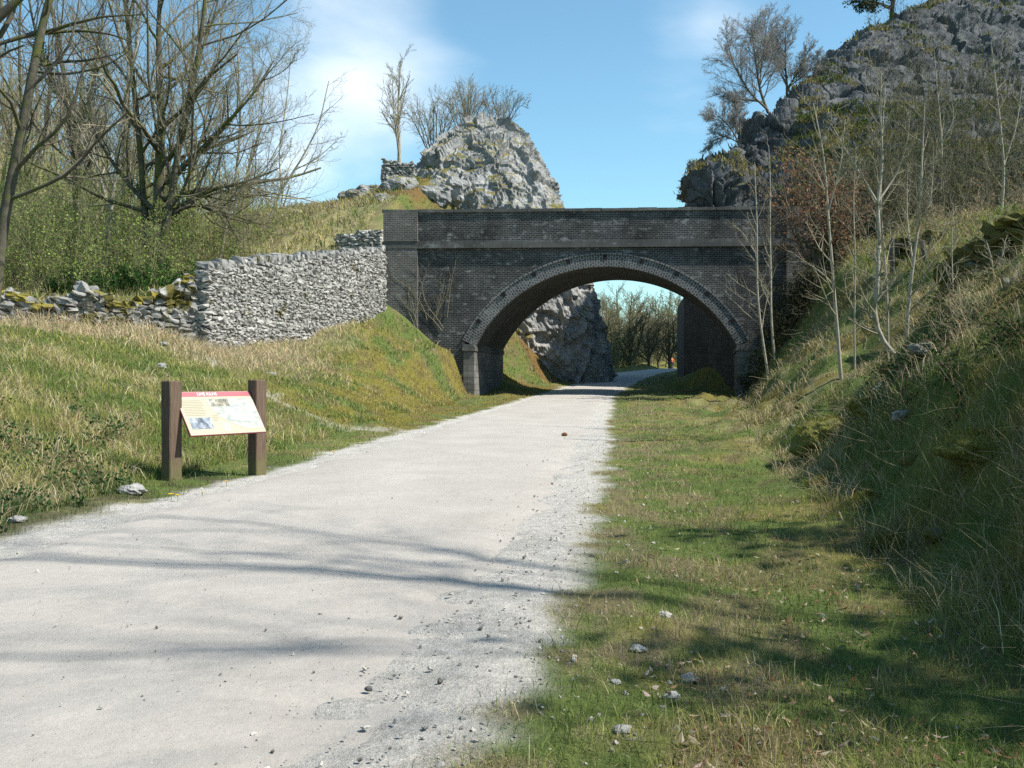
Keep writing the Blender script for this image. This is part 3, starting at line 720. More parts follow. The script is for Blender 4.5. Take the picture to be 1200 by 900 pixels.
def build_rocks():
    lime = M_rock('grey_limestone', (.90, .905, .90), .34, 1.0, (.06, .06, .06))
    # central crag: rings from the top down, (py, left px, right px, near y, far y)
    rows = [(148, 560, 574, 67, 70), (152, 548, 594, 65.2, 72), (160, 530, 606, 64.4, 74), (174, 518, 618, 63.4, 76), (192, 503, 629, 62, 78), (212, 488, 640, 61, 80), (243, 462, 652, 60, 82), (290, 420, 674, 59.2, 83), (330, 405, 690, 58.8, 84), (385, 390, 704, 59.2, 85), (440, 380, 714, 60, 86), (490, 370, 720, 60.5, 87)]
    G = []
    th = np.linspace(0, 2*np.pi, 15)
    for py, l, r, a, b in rows:
        yc = 67.; x0 = (l-CX)/F*yc; x1 = (r-CX)/F*yc; xc = (x0+x1)/2; z = H+(HOR-py)/F*yc; e = .72
        c, s = np.cos(th), np.sin(th)
        yy = np.where(s > 0, yc+(b-yc)*np.abs(s)**e, yc-(yc-a)*np.abs(s)**e)
        G.append(np.stack([xc+(x1-x0)/2*np.sign(c)*np.abs(c)**e, yy, np.full(len(th), z)], 1))
    top = np.repeat(G[0].mean(0)[None], len(th), 0)+np.array([0, 0, .2]); G = np.array([top]+G)
    t = np.linspace(0, 1, 420); G = upsample(upsample(G, 210, 0), 420, 1); G[:, -1] = G[:, 0]
    G = rockify(G, True, .5, 1.1, 1.6, None, .6, .22, .9)
    o = sheet(G, 'limestone_crag', lime); tag(o, 'pale limestone crag rising above the middle of the bridge', 'crag')
    # right hill with its rock face
    C = [[(830,470,80),(830,400,80),(828,330,80),(824,290,81),(826,255,82),(840,232,86),(860,260,104)],
         [(822,470,60),(822,400,60),(816,330,59.5),(806,270,58.5),(805,235,59),(813,202,62),(840,215,97)],
         [(824,470,58),(824,400,57.5),(818,320,57),(811,262,56.6),(812,212,57),(826,196,62),(850,205,97)],
         [(840,470,54),(842,390,54.3),(845,300,54.8),(848,255,55.5),(850,203,57.5),(853,184,63),(870,195,98)],
         [(880,440,53.5),(880,340,54),(882,290,54.5),(884,252,56),(884,195,61),(888,150,66),(900,160,100)],
         [(920,400,52.5),(920,310,53),(922,262,54),(926,225,57),(924,160,63),(928,112,69),(945,125,102)],
         [(960,340,48),(962,285,49),(965,245,52),(968,200,56),(964,130,65),(965,76,72),(985,90,106)],
         [(1010,300,45),(1012,268,47),(1015,235,51),(1018,180,56),(1010,115,66),(1002,46,76),(1030,60,110)],
         [(1070,290,44),(1070,262,47),(1072,232,51),(1072,172,57),(1064,98,69),(1055,19,80),(1085,30,114)],
         [(1130,285,43),(1130,260,47),(1130,232,51),(1130,165,58),(1124,80,72),(1115,-2,84),(1140,10,118)],
         [(1200,285,43),(1200,258,47),(1200,230,51),(1200,160,59),(1198,65,74),(1195,-38,88),(1220,-20,122)],
         [(1350,285,43),(1350,255,47),(1350,225,52),(1350,150,60),(1350,40,77),(1350,-80,92),(1370,-60,127)],
         [(1600,280,43),(1600,250,48),(1600,215,54),(1600,130,63),(1600,0,82),(1600,-130,98),(1600,-110,132)]]
    G = np.array([[P(*p) for p in c] for c in C]).transpose(1, 0, 2)
    G = upsample(upsample(G, 600, 0), 420, 1)
    hm = M_rock('mossy_hill_rock', (.33, .345, .37), .22, .9, (.025, .025, .025), ((.045, .060, .022), (.105, .095, .042)))
    def soft(p):
        px = p[:, 0]/p[:, 1]*F+CX; py = HOR-(p[:, 2]-H)/p[:, 1]*F
        return (.7+.3*sst(960, 880, px))*(.15+.85*sst(6.5, 10.5, p[:, 2]))
    G = rockify(G, False, .85, 1.5, 1.3, soft, 1.3, 1.0, .8, 2.0)
    o = sheet(G, 'hill', hm); tag(o, 'steep rocky hill with mossy slopes above the right end of the bridge', 'hill', kind='structure')
    return G

# ------------------------------------------------------------------ information board
def build_sign():
    wood = N('stained_oak'); p = wood.pos()
    mp = wood.n('ShaderNodeMapping', i={'Vector': p, 'Scale': (22., 22., 1.6)})
    g = wood.noise(mp.outputs[0], 2.5, 6, .7)
    zz = wood.n('ShaderNodeSeparateXYZ', i={0: p}).outputs[2]
    c = wood.mix(wood.ramp(g, [(.3, 0), (.7, 1)]), (.07, .046, .033), (.165, .118, .085))
    c = wood.mix(wood.ramp(wood.math('ADD', zz, wood.math('MULTIPLY', wood.noise(p, 9, 4), .5)), [(.35, .6), (.62, 0)]), c, (.13, .135, .05))
    wm = wood.bsdf(c, .8, wood.bump(g, .5, .01))
    A = np.array([-4.58, 13.2]); Bp = np.array([-3.74, 14.4]); d = unit(Bp-A); n = np.array([d[1], -d[0]])
    root = empty('information_board', (A[0], A[1], g1(*A)), 'tilted cream information panel with red heading between two square wooden posts', 'information board')
    Mx = np.array([[d[0], n[0], 0], [d[1], n[1], 0], [0, 0, 1]])
    L = np.linalg.norm(Bp-A)
    for q, top in ((A, 1.385), (Bp, 1.40)):
        z0 = g1(*q)-.25; s = .098; m = MB(); ch = .012
        pr = np.array([(-s, -s+ch), (-s+ch, -s), (s-ch, -s), (s, -s+ch), (s, s-ch), (s-ch, s), (-s+ch, s), (-s, s-ch)])
        zs = [z0, .2, .6, 1.0, top-ch, top]; V = []
        for k, z in enumerate(zs):
            sc = 1 if k < 5 else .9; V.append(np.concatenate([pr*sc+rng.normal(0, .0012, pr.shape), np.full((8, 1), z)], 1))
        V = np.concatenate(V)@Mx.T+np.array([q[0], q[1], 0]); i = np.arange(48).reshape(6, 8); j = np.roll(i, -1, 1)
        qs = np.stack([i[:-1], j[:-1], j[1:], i[1:]], -1).reshape(-1, 4)
        m.add(V, qs); m.t.append(np.array([[40, 40+k, 41+k] for k in range(1, 7)])); m.build('post', wm, root)
    # board: local axes  e1 along the posts, e2 up the slope, e3 out of the face
    top = np.array([*(A+n*.0+d*.06), 1.235]); tilt = math.radians(57)
    e1 = np.array([d[0], d[1], 0.]); out = np.array([n[0], n[1], 0.]); e2 = -out*math.cos(tilt)+np.array([0, 0, 1.])*math.sin(tilt); e3 = np.cross(e1, e2)
    if e3 @ out < 0: e3 = -e3
    W0, W1, HH = .06, L-.11, .70
    org = np.array([A[0], A[1], 0])-out*.05+np.array([0, 0, 1.235])-e2*HH
    R = np.stack([e1, e2, e3], 1)
    def flat(name, x0, x1, y0, y1, z0, z1, mat, par, col=None):
        m = MB(); m.box(org+R@np.array([(x0+x1)/2, (y0+y1)/2, (z0+z1)/2]), (abs(x1-x0)/2, abs(y1-y0)/2, abs(z1-z0)/2), R); return m.build(name, mat, par)
    mk = lambda nm, c, r=.35: N(nm).bsdf(c, r, None, .4)
    red = mk('red_edge', (.22, .03, .045)); head = mk('pink_red_heading', (.34, .10, .12)); cream = mk('cream_print', (.37, .345, .255)); white = mk('white_print', (.5, .75, .72))
    tray = flat('tray', W0, W1, 0, HH, -.022, 0, red, root)
    face = flat('panel_face', W0+.006, W1-.006, .007, HH-.006, .0, .004, cream, root)
    flat('heading_band', W0+.012, W1-.012, HH-.085, HH-.0125, .0041, .0065, head, face)
    # the pale picture area with its curved left edge
    t = np.linspace(0, 1, 24); y = HH-.12-(HH-.12-.075)*t; xl = W0+.46+.10*t+.42*t**3.2; xr = np.full(24, W1-.02)
    for nm, off, zz_, mat in (('picture_border', .012, .0046, mk('orange_line', (.70, .36, .20))), ('picture', 0, .0062, None)):
        if mat is None:
            mm = N('faded_landscape_print'); pp = mm.coord(); 
            cc = mm.ramp(mm.noise(mm.n('ShaderNodeMapping', i={'Vector': pp, 'Scale': (1, 1, 2.6)}).outputs[0], 5, 5, .6, .6), [(.36, (.22, .27, .24)), (.45, (.34, .35, .32)), (.58, (.37, .37, .34)), (.66, (.22, .27, .28))])
            mat = mm.bsdf(cc, .35, None, .4)
        a = np.stack([xl-off, y-off*.0, np.full(24, zz_)], 1); b = np.stack([xr, y, np.full(24, zz_)], 1)
        a[-1, 1] -= off; b[-1, 1] -= off
        V = np.stack([a, b], 1).reshape(-1, 3)@R.T+org; j = np.arange(23)[:, None]*2; mesh(nm, V, j+np.array([0, 2, 3, 1]), None, mat, face)
    def photo(nm, x0, x1, y0, y1, cols, z=.0078):
        mm = N(nm); pp = mm.coord(); mat = mm.bsdf(mm.ramp(mm.noise(pp, 11, 4, .6), [(.35, cols[0]), (.5, cols[1]), (.65, cols[2])]), .35, None, .4)
        flat(nm, x0, x1, y0, y1, .0041, z, mat, face)
    photo('photograph', W0+.07, W0+.42, .10, .275, ((.05, .06, .08), (.16, .19, .23), (.36, .39, .43)))
    photo('colour_photograph', W0+.52, W0+.84, HH-.25, HH-.13, ((.08, .09, .08), (.22, .20, .14), (.40, .40, .36)))
    photo('diagram', W0+.58, W0+.70, .05, .17, ((.35, .36, .22), (.6, .55, .4), (.72, .66, .5)))
    grey = mk('grey_print', (.24, .21, .14))
    for x0, x1, ya, yb in ((.05, .40, HH-.15, .31), (.46, .56, .30, .20)):
        yy = ya
        while yy > yb:
            m = flat('text_line', W0+x0, W0+x1*rng.uniform(.92, 1.), yy-.004, yy+.004, .0041, .0052, grey, face); yy -= .026
    cu = bpy.data.curves.new('heading', 'FONT'); cu.body = 'LIME KILNS'; cu.size = .068; cu.extrude = .0006; cu.align_x = 'CENTER'; cu.align_y = 'CENTER'
    t_ = bpy.data.objects.new('heading', cu); COL.objects.link(t_); me = bpy.data.meshes.new_from_object(t_.evaluated_get(bpy.context.evaluated_depsgraph_get())); bpy.data.objects.remove(t_)
    o = bpy.data.objects.new('heading', me); COL.objects.link(o); o.parent = face; me.materials.clear(); me.materials.append(white)
    X = e1 if np.cross(e1, e2) @ e3 > 0 else -e1
    pos = org+R@np.array([(W0+W1)/2-.12, HH-.048, .0078])-np.array(root.location)
    M4 = Matrix(((X[0], e2[0], e3[0], pos[0]), (X[1], e2[1], e3[1], pos[1]), (X[2], e2[2], e3[2], pos[2]), (0, 0, 0, 1))); o.matrix_local = M4

# ------------------------------------------------------------------ people
def person(label, loc, face, coat, legs, hair, swing, group=None):
    root = empty('person', loc, label, 'person', group)
    J = {'pel': (0, 0, .93), 'wai': (0, 0, 1.10), 'che': (0, .01, 1.32), 'nek': (0, .02, 1.47), 'hd0': (0, .03, 1.56), 'hd1': (0, .04, 1.70),
         'ls': (-.19, .0, 1.40), 'le': (-.25, -.04+.1*swing, 1.13), 'lw': (-.24, .06+.16*swing, .90), 'lh': (-.23, .08+.18*swing, .80),
         'rs': (.19, .0, 1.40), 're': (.25, -.04-.1*swing, 1.13), 'rw': (.24, .06-.16*swing, .90), 'rh': (.23, .08-.18*swing, .80),
         'lk': (-.11, .04-.14*swing, .50), 'la': (-.11, -.32*swing, .09), 'lt': (-.11, .16-.32*swing, .04), 'lp': (-.10, 0, .88),
         'rk': (.11, .04+.16*swing, .50), 'ra': (.11, .28*swing, .09), 'rt': (.11, .17+.28*swing, .04), 'rp': (.10, 0, .88)}
    E = [('pel', 'wai'), ('wai', 'che'), ('che', 'nek'), ('nek', 'hd0'), ('hd0', 'hd1'), ('che', 'ls'), ('ls', 'le'), ('le', 'lw'), ('lw', 'lh'), ('che', 'rs'), ('rs', 're'), ('re', 'rw'), ('rw', 'rh'),
         ('pel', 'lp'), ('lp', 'lk'), ('lk', 'la'), ('la', 'lt'), ('pel', 'rp'), ('rp', 'rk'), ('rk', 'ra'), ('ra', 'rt')]
    Rr = dict(pel=.15, wai=.135, che=.16, nek=.06, hd0=.095, hd1=.085, ls=.075, rs=.075, le=.055, re=.055, lw=.042, rw=.042, lh=.04, rh=.04, lp=.10, rp=.10, lk=.07, rk=.07, la=.05, ra=.05, lt=.045, rt=.045)
    def skin(nm, keys, grow_, mat):
        ks = [k for k in J if k in keys]; me = bpy.data.meshes.new(nm)
        me.from_pydata([J[k] for k in ks], [(ks.index(a), ks.index(b)) for a, b in E if a in ks and b in ks], [])
        o = bpy.data.objects.new(nm, me); COL.objects.link(o); o.parent = root; me.materials.append(mat)
        o.modifiers.new('Skin', 'SKIN'); s = o.modifiers.new('Sub', 'SUBSURF'); s.levels = s.render_levels = 1
        lay = me.skin_vertices[0] if len(me.skin_vertices) else None
        if lay:
            for k, key in enumerate(ks): r = Rr[key]+grow_; lay.data[k].radius = (r, r*.8)
            lay.data[0].use_root = True
        return o
    mk = lambda nm, c: N(nm).bsdf(c, .85)
    skin('body', set(J), 0, mk('skin', (.45, .27, .20)))
    skin('jacket', {'pel', 'wai', 'che', 'ls', 'le', 'lw', 'rs', 're', 'rw'}, .018, mk('jacket_cloth', coat))
    skin('trousers', {'pel', 'lp', 'lk', 'la', 'rp', 'rk', 'ra'}, .014, mk('trouser_cloth', legs))
    m = MB(); u = np.linspace(0, np.pi*.55, 7); w = np.linspace(0, 2*np.pi, 15); U, Wg = np.meshgrid(u, w); i = np.arange(U.size).reshape(U.shape)
    V = np.stack([.105*np.sin(U)*np.cos(Wg), .115*np.sin(U)*np.sin(Wg)+.03, 1.66+.125*np.cos(U)], -1).reshape(-1, 3)+np.array(loc)
    m.add(V, np.stack([i[:-1, :-1], i[1:, :-1], i[1:, 1:], i[:-1, 1:]], -1).reshape(-1, 4)); m.build('hair', mk('hair_colour', hair), root, True)
    root.rotation_euler = (0, 0, face); return root
# ================================================================== BUILD
LEAF = M_leaf('leaf', 1.0, .35)
BARK = M_bark('grey_brown_bark', (.10, .085, .065), (.17, .145, .11), .35)
BARKM = M_bark('mossy_dark_bark', (.06, .055, .042), (.12, .108, .08), .42)
BARKP = M_bark('pale_ash_bark', (.24, .22, .165), (.38, .345, .275), .10)
TWIG = M_bark('tan_twig', (.19, .17, .115), (.29, .26, .18), 0)
TWIGD = M_bark('dark_twig', (.10, .085, .065), (.17, .145, .115), 0)
TWIGR = M_bark('grey_twig', (.20, .19, .175), (.30, .285, .26), 0)
TWIGG = M_bark('olive_twig', (.15, .145, .075), (.24, .225, .13), 0)

build_ground(); build_path(); build_bridge(); HILL = build_rocks()
WALLM = M_stone('limestone_rubble', .12); WALLT = M_stone('tumbled_limestone', .42, .95); WALLR = M_stone('mossy_limestone_rubble', .75, .55); MOSSM = M_stone('moss_cushion', 0)
COREM = N('dark_wall_heart').bsdf((.05, .048, .045), .95)

# ---- walls
e0 = np.array([-10.42, 33.0]); e1 = np.array([-6.05, 45.15])
stone_wall('dry_stone_wall', 'tall sloping dry-stone wall of pale limestone joining the left end of the brick bridge', [e0, e1], [5.25, 7.42], [2.1, 4.1], WALLM, core=COREM, moss=None, hs=(.07, .175), ls=(.10, .29), quoin=True)
tw = np.array([(-10.75, 33.1), (-12.6, 31.9), (-14.6, 31.1), (-17.5, 30.6)])
stone_wall('dry_stone_wall', 'low tumbledown dry-stone wall with mossy top, below the bare wood', tw, [4.85, 4.35, 4.05, 4.0], [2.4, 2.6, 2.7, 2.8], WALLT, ruin=1., core=COREM, cope=False, tone=.85, moss=(26, MOSSM), hs=(.10, .22), ls=(.18, .5))
RW = [(11.2, 25.4), (12.4, 24.3), (13.9, 23.6), (16.5, 23.0)]
stone_wall('dry_stone_wall', 'dark mossy ruined wall on top of the right bank', RW, [g1(*q)+h for q, h in zip(RW, (.9, 1.5, 1.7, 1.6))], [g1(*q)-.2 for q in RW], WALLR, ruin=.8, core=COREM, cope=False, moss=(9, MOSSM), hs=(.10, .22), ls=(.18, .5), tone=.6)
stone_wall('dry_stone_wall', 'short broken stub of dark wall among the pale saplings', [(13.1, 33.6), (14.4, 33.2)], [g1(13.1, 33.6)+1.0, g1(14.4, 33.2)+.7], [g1(13.1, 33.6)-.2, g1(14.4, 33.2)-.2], WALLR, ruin=.6, core=COREM, cope=False, hs=(.1, .2), ls=(.2, .45), tone=.6)
a = P(398, 280, 47); b = P(447, 276, 46.6)
stone_wall('dry_stone_wall', 'short whitish piece of wall against the bridge end, above the tall wall', [a[:2], b[:2]], [a[2]+.15, b[2]+.35], [a[2]-1, b[2]-1], WALLM, core=COREM, cope=False, hs=(.1, .2), ls=(.2, .45), tone=1.25)
a = P(450, 188, 60); b = P(484, 190, 60)
stone_wall('dry_stone_wall', 'small grey stack of masonry at the left shoulder of the crag', [a[:2], b[:2]], [a[2], b[2]-.2], [a[2]-2.6, b[2]-2.6], WALLM, core=COREM, cope=False, hs=(.1, .2), ls=(.2, .5), tone=.8, thick=.8)

build_grass()
build_sign()

# ---- woodland on the left
G = 'bare trees in the wood behind the low wall'
full = [LV(15, .2, 1, 48, .55, 9, .10, .05, .55, .5, .012), LV(8, .15, 1, 38, .5, 7, .13, .08, .5, .45, .007), LV(8, .1, 1, 34, .5, 5, .15, .08, .5, .4, .005), LV(4, .2, 1, 34, .5, 3, .15, .03, .6, .4, .0035)]
pxtree('bare_tree', 'big many-stemmed bare tree behind the gap between the two walls', 38,
       [([(184, 340), (183, 290), (188, 230), (193, 150), (190, 70), (196, -30)], .26, .05), ([(180, 335), (172, 260), (168, 190), (160, 110), (150, 20), (140, -50)], .17, .04),
        ([(186, 320), (200, 250), (210, 180), (232, 90), (244, 10), (250, -60)], .16, .035), ([(187, 262), (215, 240), (250, 222), (290, 214), (330, 196)], .11, .02),
        ([(190, 258), (225, 238), (262, 246), (306, 262)], .085, .018), ([(184, 250), (150, 215), (120, 170), (96, 110)], .10, .02), ([(195, 215), (240, 170), (290, 120), (320, 70)], .11, .02)],
       full, (BARKM, TWIG), G, ivy=900, leaf=(7000, .05, [(.24, .24, .08), (.2, .22, .07)], .03))
pxtree('bare_tree', 'leaning dark tree with long side branches at the near end of the wood', 25,
       [([(-12, 330), (6, 240), (22, 175), (36, 110), (44, 55), (58, 5), (90, -70)], .17, .07), ([(44, 42), (80, 30), (120, 20), (170, 18)], .06, .012), ([(42, 78), (70, 74), (110, 72), (150, 62)], .05, .01),
        ([(46, 38), (20, 46), (-10, 55), (-60, 70)], .07, .015), ([(40, 84), (80, 88), (120, 80), (155, 58)], .045, .008), ([(48, 40), (90, 36), (130, 40), (160, 52)], .05, .01)],
       [LV(7, .3, 1, 50, .35, 8, .10, .04, .45, .4, .008), LV(6, .2, 1, 42, .5, 6, .14, .04, .5, .4, .005), LV(5, .2, 1, 38, .5, 4, .15, .03, .55, .4, .0035)], (BARKM, TWIGD), G)
pxtree('bare_tree', 'dark thick limb of a tree reaching in at the top left corner', 23, [([(-160, 330), (-120, 200), (-70, 80), (-10, 22), (32, -12), (80, -70)], .2, .06), ([(-40, 45), (0, 50), (20, 10), (30, -40)], .08, .03)],
       [LV(8, .4, 1, 48, .3, 8, .1, .04, .45, .4, .008), LV(6, .2, 1, 42, .5, 6, .14, .04, .5, .4, .005), LV(4, .2, 1, 38, .5, 4, .15, .03, .55, .4, .0035)], (BARKM, TWIGD), G)
lite = [LV(15, .2, 1, 40, .38, 8, .10, .09, .5, .5, .010), LV(7, .15, 1, 36, .5, 6, .13, .08, .5, .45, .007), LV(7, .1, 1, 34, .5, 4, .15, .05, .5, .4, .0045)]
pxtree('bare_tree', 'ivy-clad dark tree standing behind the leaning tree', 44, [([(93, 335), (92, 270), (88, 190), (84, 120), (70, 50), (58, -20)], .2, .05), ([(86, 130), (60, 90), (40, 30), (30, -30)], .1, .03), ([(88, 150), (108, 110), (120, 40), (124, -30)], .1, .03)], lite, (BARKM, TWIGD), G, ivy=2600)
pxtree('bare_tree', 'tree with pale forked stem between the ivy-clad tree and the big many-stemmed tree', 42, [([(122, 338), (130, 260), (136, 200), (146, 140), (158, 70), (168, -10)], .11, .03), ([(130, 250), (112, 190), (100, 120), (96, 40)], .07, .02)], lite, (BARKP, TWIG), G)
pxtree('bare_tree', 'slim pale tree rising from the grass right of the big many-stemmed tree', 44, [([(257, 312), (266, 262), (276, 215), (282, 150), (280, 90), (276, 20)], .085, .02), ([(268, 255), (292, 200), (306, 140), (312, 80)], .05, .015)], lite, (BARKP, TWIG), G)
pxtree('bare_tree', 'thin leaning tree alone on the grassy skyline left of the crag', 50, [([(312, 256), (330, 222), (352, 190), (374, 150), (386, 95)], .07, .018), ([(330, 222), (327, 175), (336, 120), (343, 50)], .05, .012), ([(345, 200), (372, 186), (400, 160)], .03, .01)],
       [LV(9, .25, 1, 45, .32, 7, .11, .04, .5, .5, .008), LV(6, .15, 1, 40, .5, 5, .14, .04, .5, .4, .006), LV(4, .2, 1, 36, .5, 3, .15, .03, .6, .4, .0045)], (BARKP, TWIG), G)
pxtree('bare_tree', 'upright slender tree just behind the right side of the big many-stemmed tree', 47, [([(222, 315), (220, 240), (226, 160), (224, 70), (230, -20)], .08, .02), ([(221, 220), (240, 150), (256, 80), (262, 0)], .06, .02)], lite, (BARK, TWIG), G)
pxtree('bare_tree', 'dark straight tree seen through the left half of the big tree', 51, [([(146, 325), (148, 250), (146, 170), (152, 80), (150, -10)], .12, .03)], lite, (BARKM, TWIGD), G, ivy=700)
pxtree('bare_tree', 'mossy tree at the left edge of the wood behind the leaning trunk', 47, [([(28, 335), (34, 250), (28, 160), (22, 70), (26, -30)], .13, .03), ([(31, 230), (54, 160), (60, 80), (66, 0)], .07, .02), ([(30, 220), (8, 150), (-6, 70)], .07, .02)], lite, (BARKM, TWIG), G)
px = tree('bare_tree', 'slender bare tree deep in the wood on the left', np.array([0, 0, 0.]), [(np.array([(0, 0, -.3), (.1, 0, 3), (-.1, .2, 6.5), (.2, .1, 11.5)]), .13, .025), (np.array([(0, 0, 3.), (.7, .3, 5.5), (1.3, .5, 9.5)]), .08, .02)], lite, (BARK, TWIG), 'slender trees deep in the wood')
spots = [(-22, 50), (-27, 54), (-19.5, 56), (-32, 60), (-24, 62), (-37, 58), (-29, 68)]
for k, (x, y) in enumerate(spots):
    s = rng.uniform(.85, 1.2)
    if k == 0: px.location = (x, y, g1(x, y))
    else: copy_thing(px, (x, y, g1(x, y)), rng.uniform(0, 6.3), s, px['label'], px['group'])

# ---- far wood, scrub and understorey (nobody could count these)
def mass(name, label, bases, hgt, mat, sub, spread=.35, r=.03, leafs=None, sides=3, cat=None):
    n = len(bases); d = np.stack([rng.normal(0, spread, n), rng.normal(0, spread, n), np.ones(n)], 1)
    p = grow(bases, d, hgt, 6, .07, .04); rad = np.maximum(r*hgt/6, .004)[:, None]*np.linspace(1, .25, 6)
    root = empty(name, (float(bases[:, 0].mean()), float(bases[:, 1].mean()), float(bases[:, 2].min())), label, cat or name.replace('_', ' ')); root['kind'] = 'stuff'
    mb = MB(); v, q = tubes(p, rad, sides+1); mb.add(v, q); par, prad, plen = p, rad, hgt
    for lv in sub:
        par, prad, plen = children(par, prad, plen, **lv); v, q = tubes(par, prad, 3); mb.add(v, q)
    o = mb.build('stems', mat, root, True); o['kind'] = 'stuff'
    if leafs:
        cnt, size, cols, sp = leafs; i = rng.integers(0, len(par), cnt); j = rng.integers(1, par.shape[1], cnt)
        c = par[i, j]+rng.normal(0, sp, (cnt, 3)); cc = np.array(cols)[rng.integers(0, len(cols), cnt)]
        o = leaves(c, size, jcol(cc, .22), LEAF, 'foliage', root); o['kind'] = 'stuff'
    return root
def bases_in(n, x0, x1, y0, y1, cond=None):
    x = rng.uniform(x0, x1, n); y = rng.uniform(y0, y1, n)
    if cond is not None: k = cond(x, y); x, y = x[k], y[k]
    return np.stack([x, y, zg(x, y)-.1], 1)
bs = bases_in(520, -95, -24, 72, 150, lambda x, y: x < -22-(y-70)*.12)
mass('far_wood', 'hazy bare wood covering the slope behind the trees on the left', bs, rng.uniform(6, 11, len(bs)), TWIGG, [LV(9, .2, 1, 42, .4, 5, .1, .06, .5, .5, .022), LV(5, .2, 1, 38, .5, 4, .12, .05, .5, .4, .016)], .1, .12)
bs = bases_in(1300, -29, -10.6, 33.4, 48, lambda x, y: (x < -11.6-(40-y)*.12) & (x > -.62*y-2))
bs = bs[rng.random(len(bs)) < np.interp(bs[:, 0], [-24, -15, -11], [1, .9, .45])]
mass('undergrowth', 'thicket of pale green budding scrub behind the tumbledown wall', bs, rng.uniform(.9, 1.7, len(bs))*rng.uniform(1, 2.7, len(bs))*np.interp(bs[:, 0], [-20, -13], [1.3, .9]), TWIGG, [LV(7, .15, 1, 38, .42, 5, .13, .03, .6, .4, .006), LV(4, .2, 1, 36, .5, 4, .15, .02, .6, .4, .005)], .28, .022,
     (80000, .08, [(.21, .30, .07), (.31, .37, .11), (.16, .24, .05), (.24, .26, .10)], .08))
x = rng.uniform(-16.4, -10.9, 60); y = rng.uniform(33.8, 37.0, 60)
bs = np.stack([x, y, zg(x, y)-.05], 1)
mass('nettles', 'dark green nettle patch behind the gap between the two walls', bs, rng.uniform(.5, 1.1, 60), TWIGG, [LV(9, .1, 1, 55, .45, 4, .1, .0, .6, .3, .004)], .2, .02, (9000, .10, [(.035, .085, .025), (.05, .11, .03)], .08), cat='nettles')

x = rng.uniform(-8.6, -4.2, 900); y = rng.uniform(8.4, 16.5, 900); k = (x < np.interp(y, YS, TX[:, 6])+.3) & (x < -.40*y+.25) & (fb2(x, y, .9, 3, 91) > .55); x, y = x[k], y[k]
bs = np.stack([x, y, zg(x, y)-.03], 1)
mass('weeds', 'low dark green weeds at the foot of the bank left of the board', bs, rng.uniform(.10, .30, len(bs)), TWIGG, [LV(9, .05, 1, 58, .6, 4, .12, -.02, .5, .4, .002)], .35, .02, (9000, .05, [(.045, .095, .03), (.06, .12, .04), (.04, .075, .03)], .04), cat='weeds')
x = rng.uniform(3.6, 9.5, 420); y = rng.uniform(5, 17, 420); k = (x > np.interp(y, YS, TX[:, 9])+.7) & (fb2(x, y, .7, 3, 92) > .42); x, y = x[k], y[k]
bs = np.stack([x, y, zg(x, y)-.03], 1)
mass('ground_cover', 'trailing ground cover, leaves darkened for the shade on the steep part of the right bank', bs, rng.uniform(.1, .35, len(bs)), TWIGG, [LV(8, .05, 1, 62, .7, 4, .14, -.06, .5, .4, .002)], .5, .02, (30000, .045, [(.03, .06, .02), (.05, .085, .03), (.08, .065, .04)], .06), cat='ground cover')  # dark leaf colour stands in for shading on this part of the bank

def blob(c, r, mat, name, col, sub=12, jit=.16, fac=1.):
    u = np.linspace(0, np.pi, sub); w = np.linspace(0, 2*np.pi, sub*2, endpoint=False); U, Wg = np.meshgrid(u, w, indexing='ij')
    d = np.stack([np.sin(U)*np.cos(Wg), np.sin(U)*np.sin(Wg), np.cos(U)], -1).reshape(-1, 3); s = rng.uniform(0, 99)
    k = 1+(fbm(d*1.6+s, 3)-.5)[:, None]*jit*4; f1, f2, cid = voro(d*1.1+s); k = k*(1+(cid[:, None]-.5)*jit*1.4*fac)
    V = d*k*np.array(r)+np.array(c); i = np.arange(len(V)).reshape(sub, sub*2); j = np.roll(i, -1, 1)
    return mesh(name, V, np.stack([i[:-1], i[1:], j[1:], j[:-1]], -1).reshape(-1, 4), None, mat, None, False, np.broadcast_to(np.array(col), (len(V), 3)))
# ---- trees round the crag
GC = 'bare trees on and behind the limestone crag'
crag = [LV(18, .2, 1, 38, .34, 7, .09, .08, .5, .55, .014), LV(7, .15, 1, 34, .5, 5, .12, .06, .55, .4, .011), LV(4, .2, 1, 32, .5, 3, .12, .04, .6, .4, .009)]
pxtree('birch_tree', 'tall feathery pale tree on the left shoulder of the crag', 61, [([(468, 198), (467, 160), (466, 120), (469, 70)], .12, .025), ([(468, 185), (462, 140), (460, 95)], .06, .02)], crag, (BARKP, TWIG), GC, ground=False)
shr = [LV(9, .2, 1, 32, .42, 6, .10, .05, .5, .5, .012), LV(6, .15, 1, 34, .5, 4, .13, .04, .55, .4, .010), LV(4, .2, 1, 34, .5, 3, .13, .03, .6, .4, .009)]
def fan(px_, py_, D, w, h, n, label, name='bare_tree'):
    ls = []
    for k in range(n):
        t = (k+.5)/n*2-1; jx = rng.uniform(-.15, .15)
        ls.append(([(px_+t*2, py_), (px_+t*w*.35, py_-h*.35), (px_+(t+jx)*w*.7, py_-h*.7), (px_+(t+jx)*w, py_-h*(1-.25*t*t)*rng.uniform(.7, 1.0))], .05, .014))
    return pxtree(name, label, D, ls, shr, (BARK, TWIG), GC, ground=False)
fan(508, 190, 70, 46, 84, 9, 'spreading bare bush between the tall feathery tree and the crag')
fan(546, 172, 75, 40, 72, 8, 'upright fan-shaped bare tree behind the left slope of the crag summit')
fan(548, 150, 77, 14, 58, 5, 'narrow bare tree just left of the crag summit')
fan(588, 160, 76, 34, 54, 8, 'low bare tree leaning right behind the crag summit')

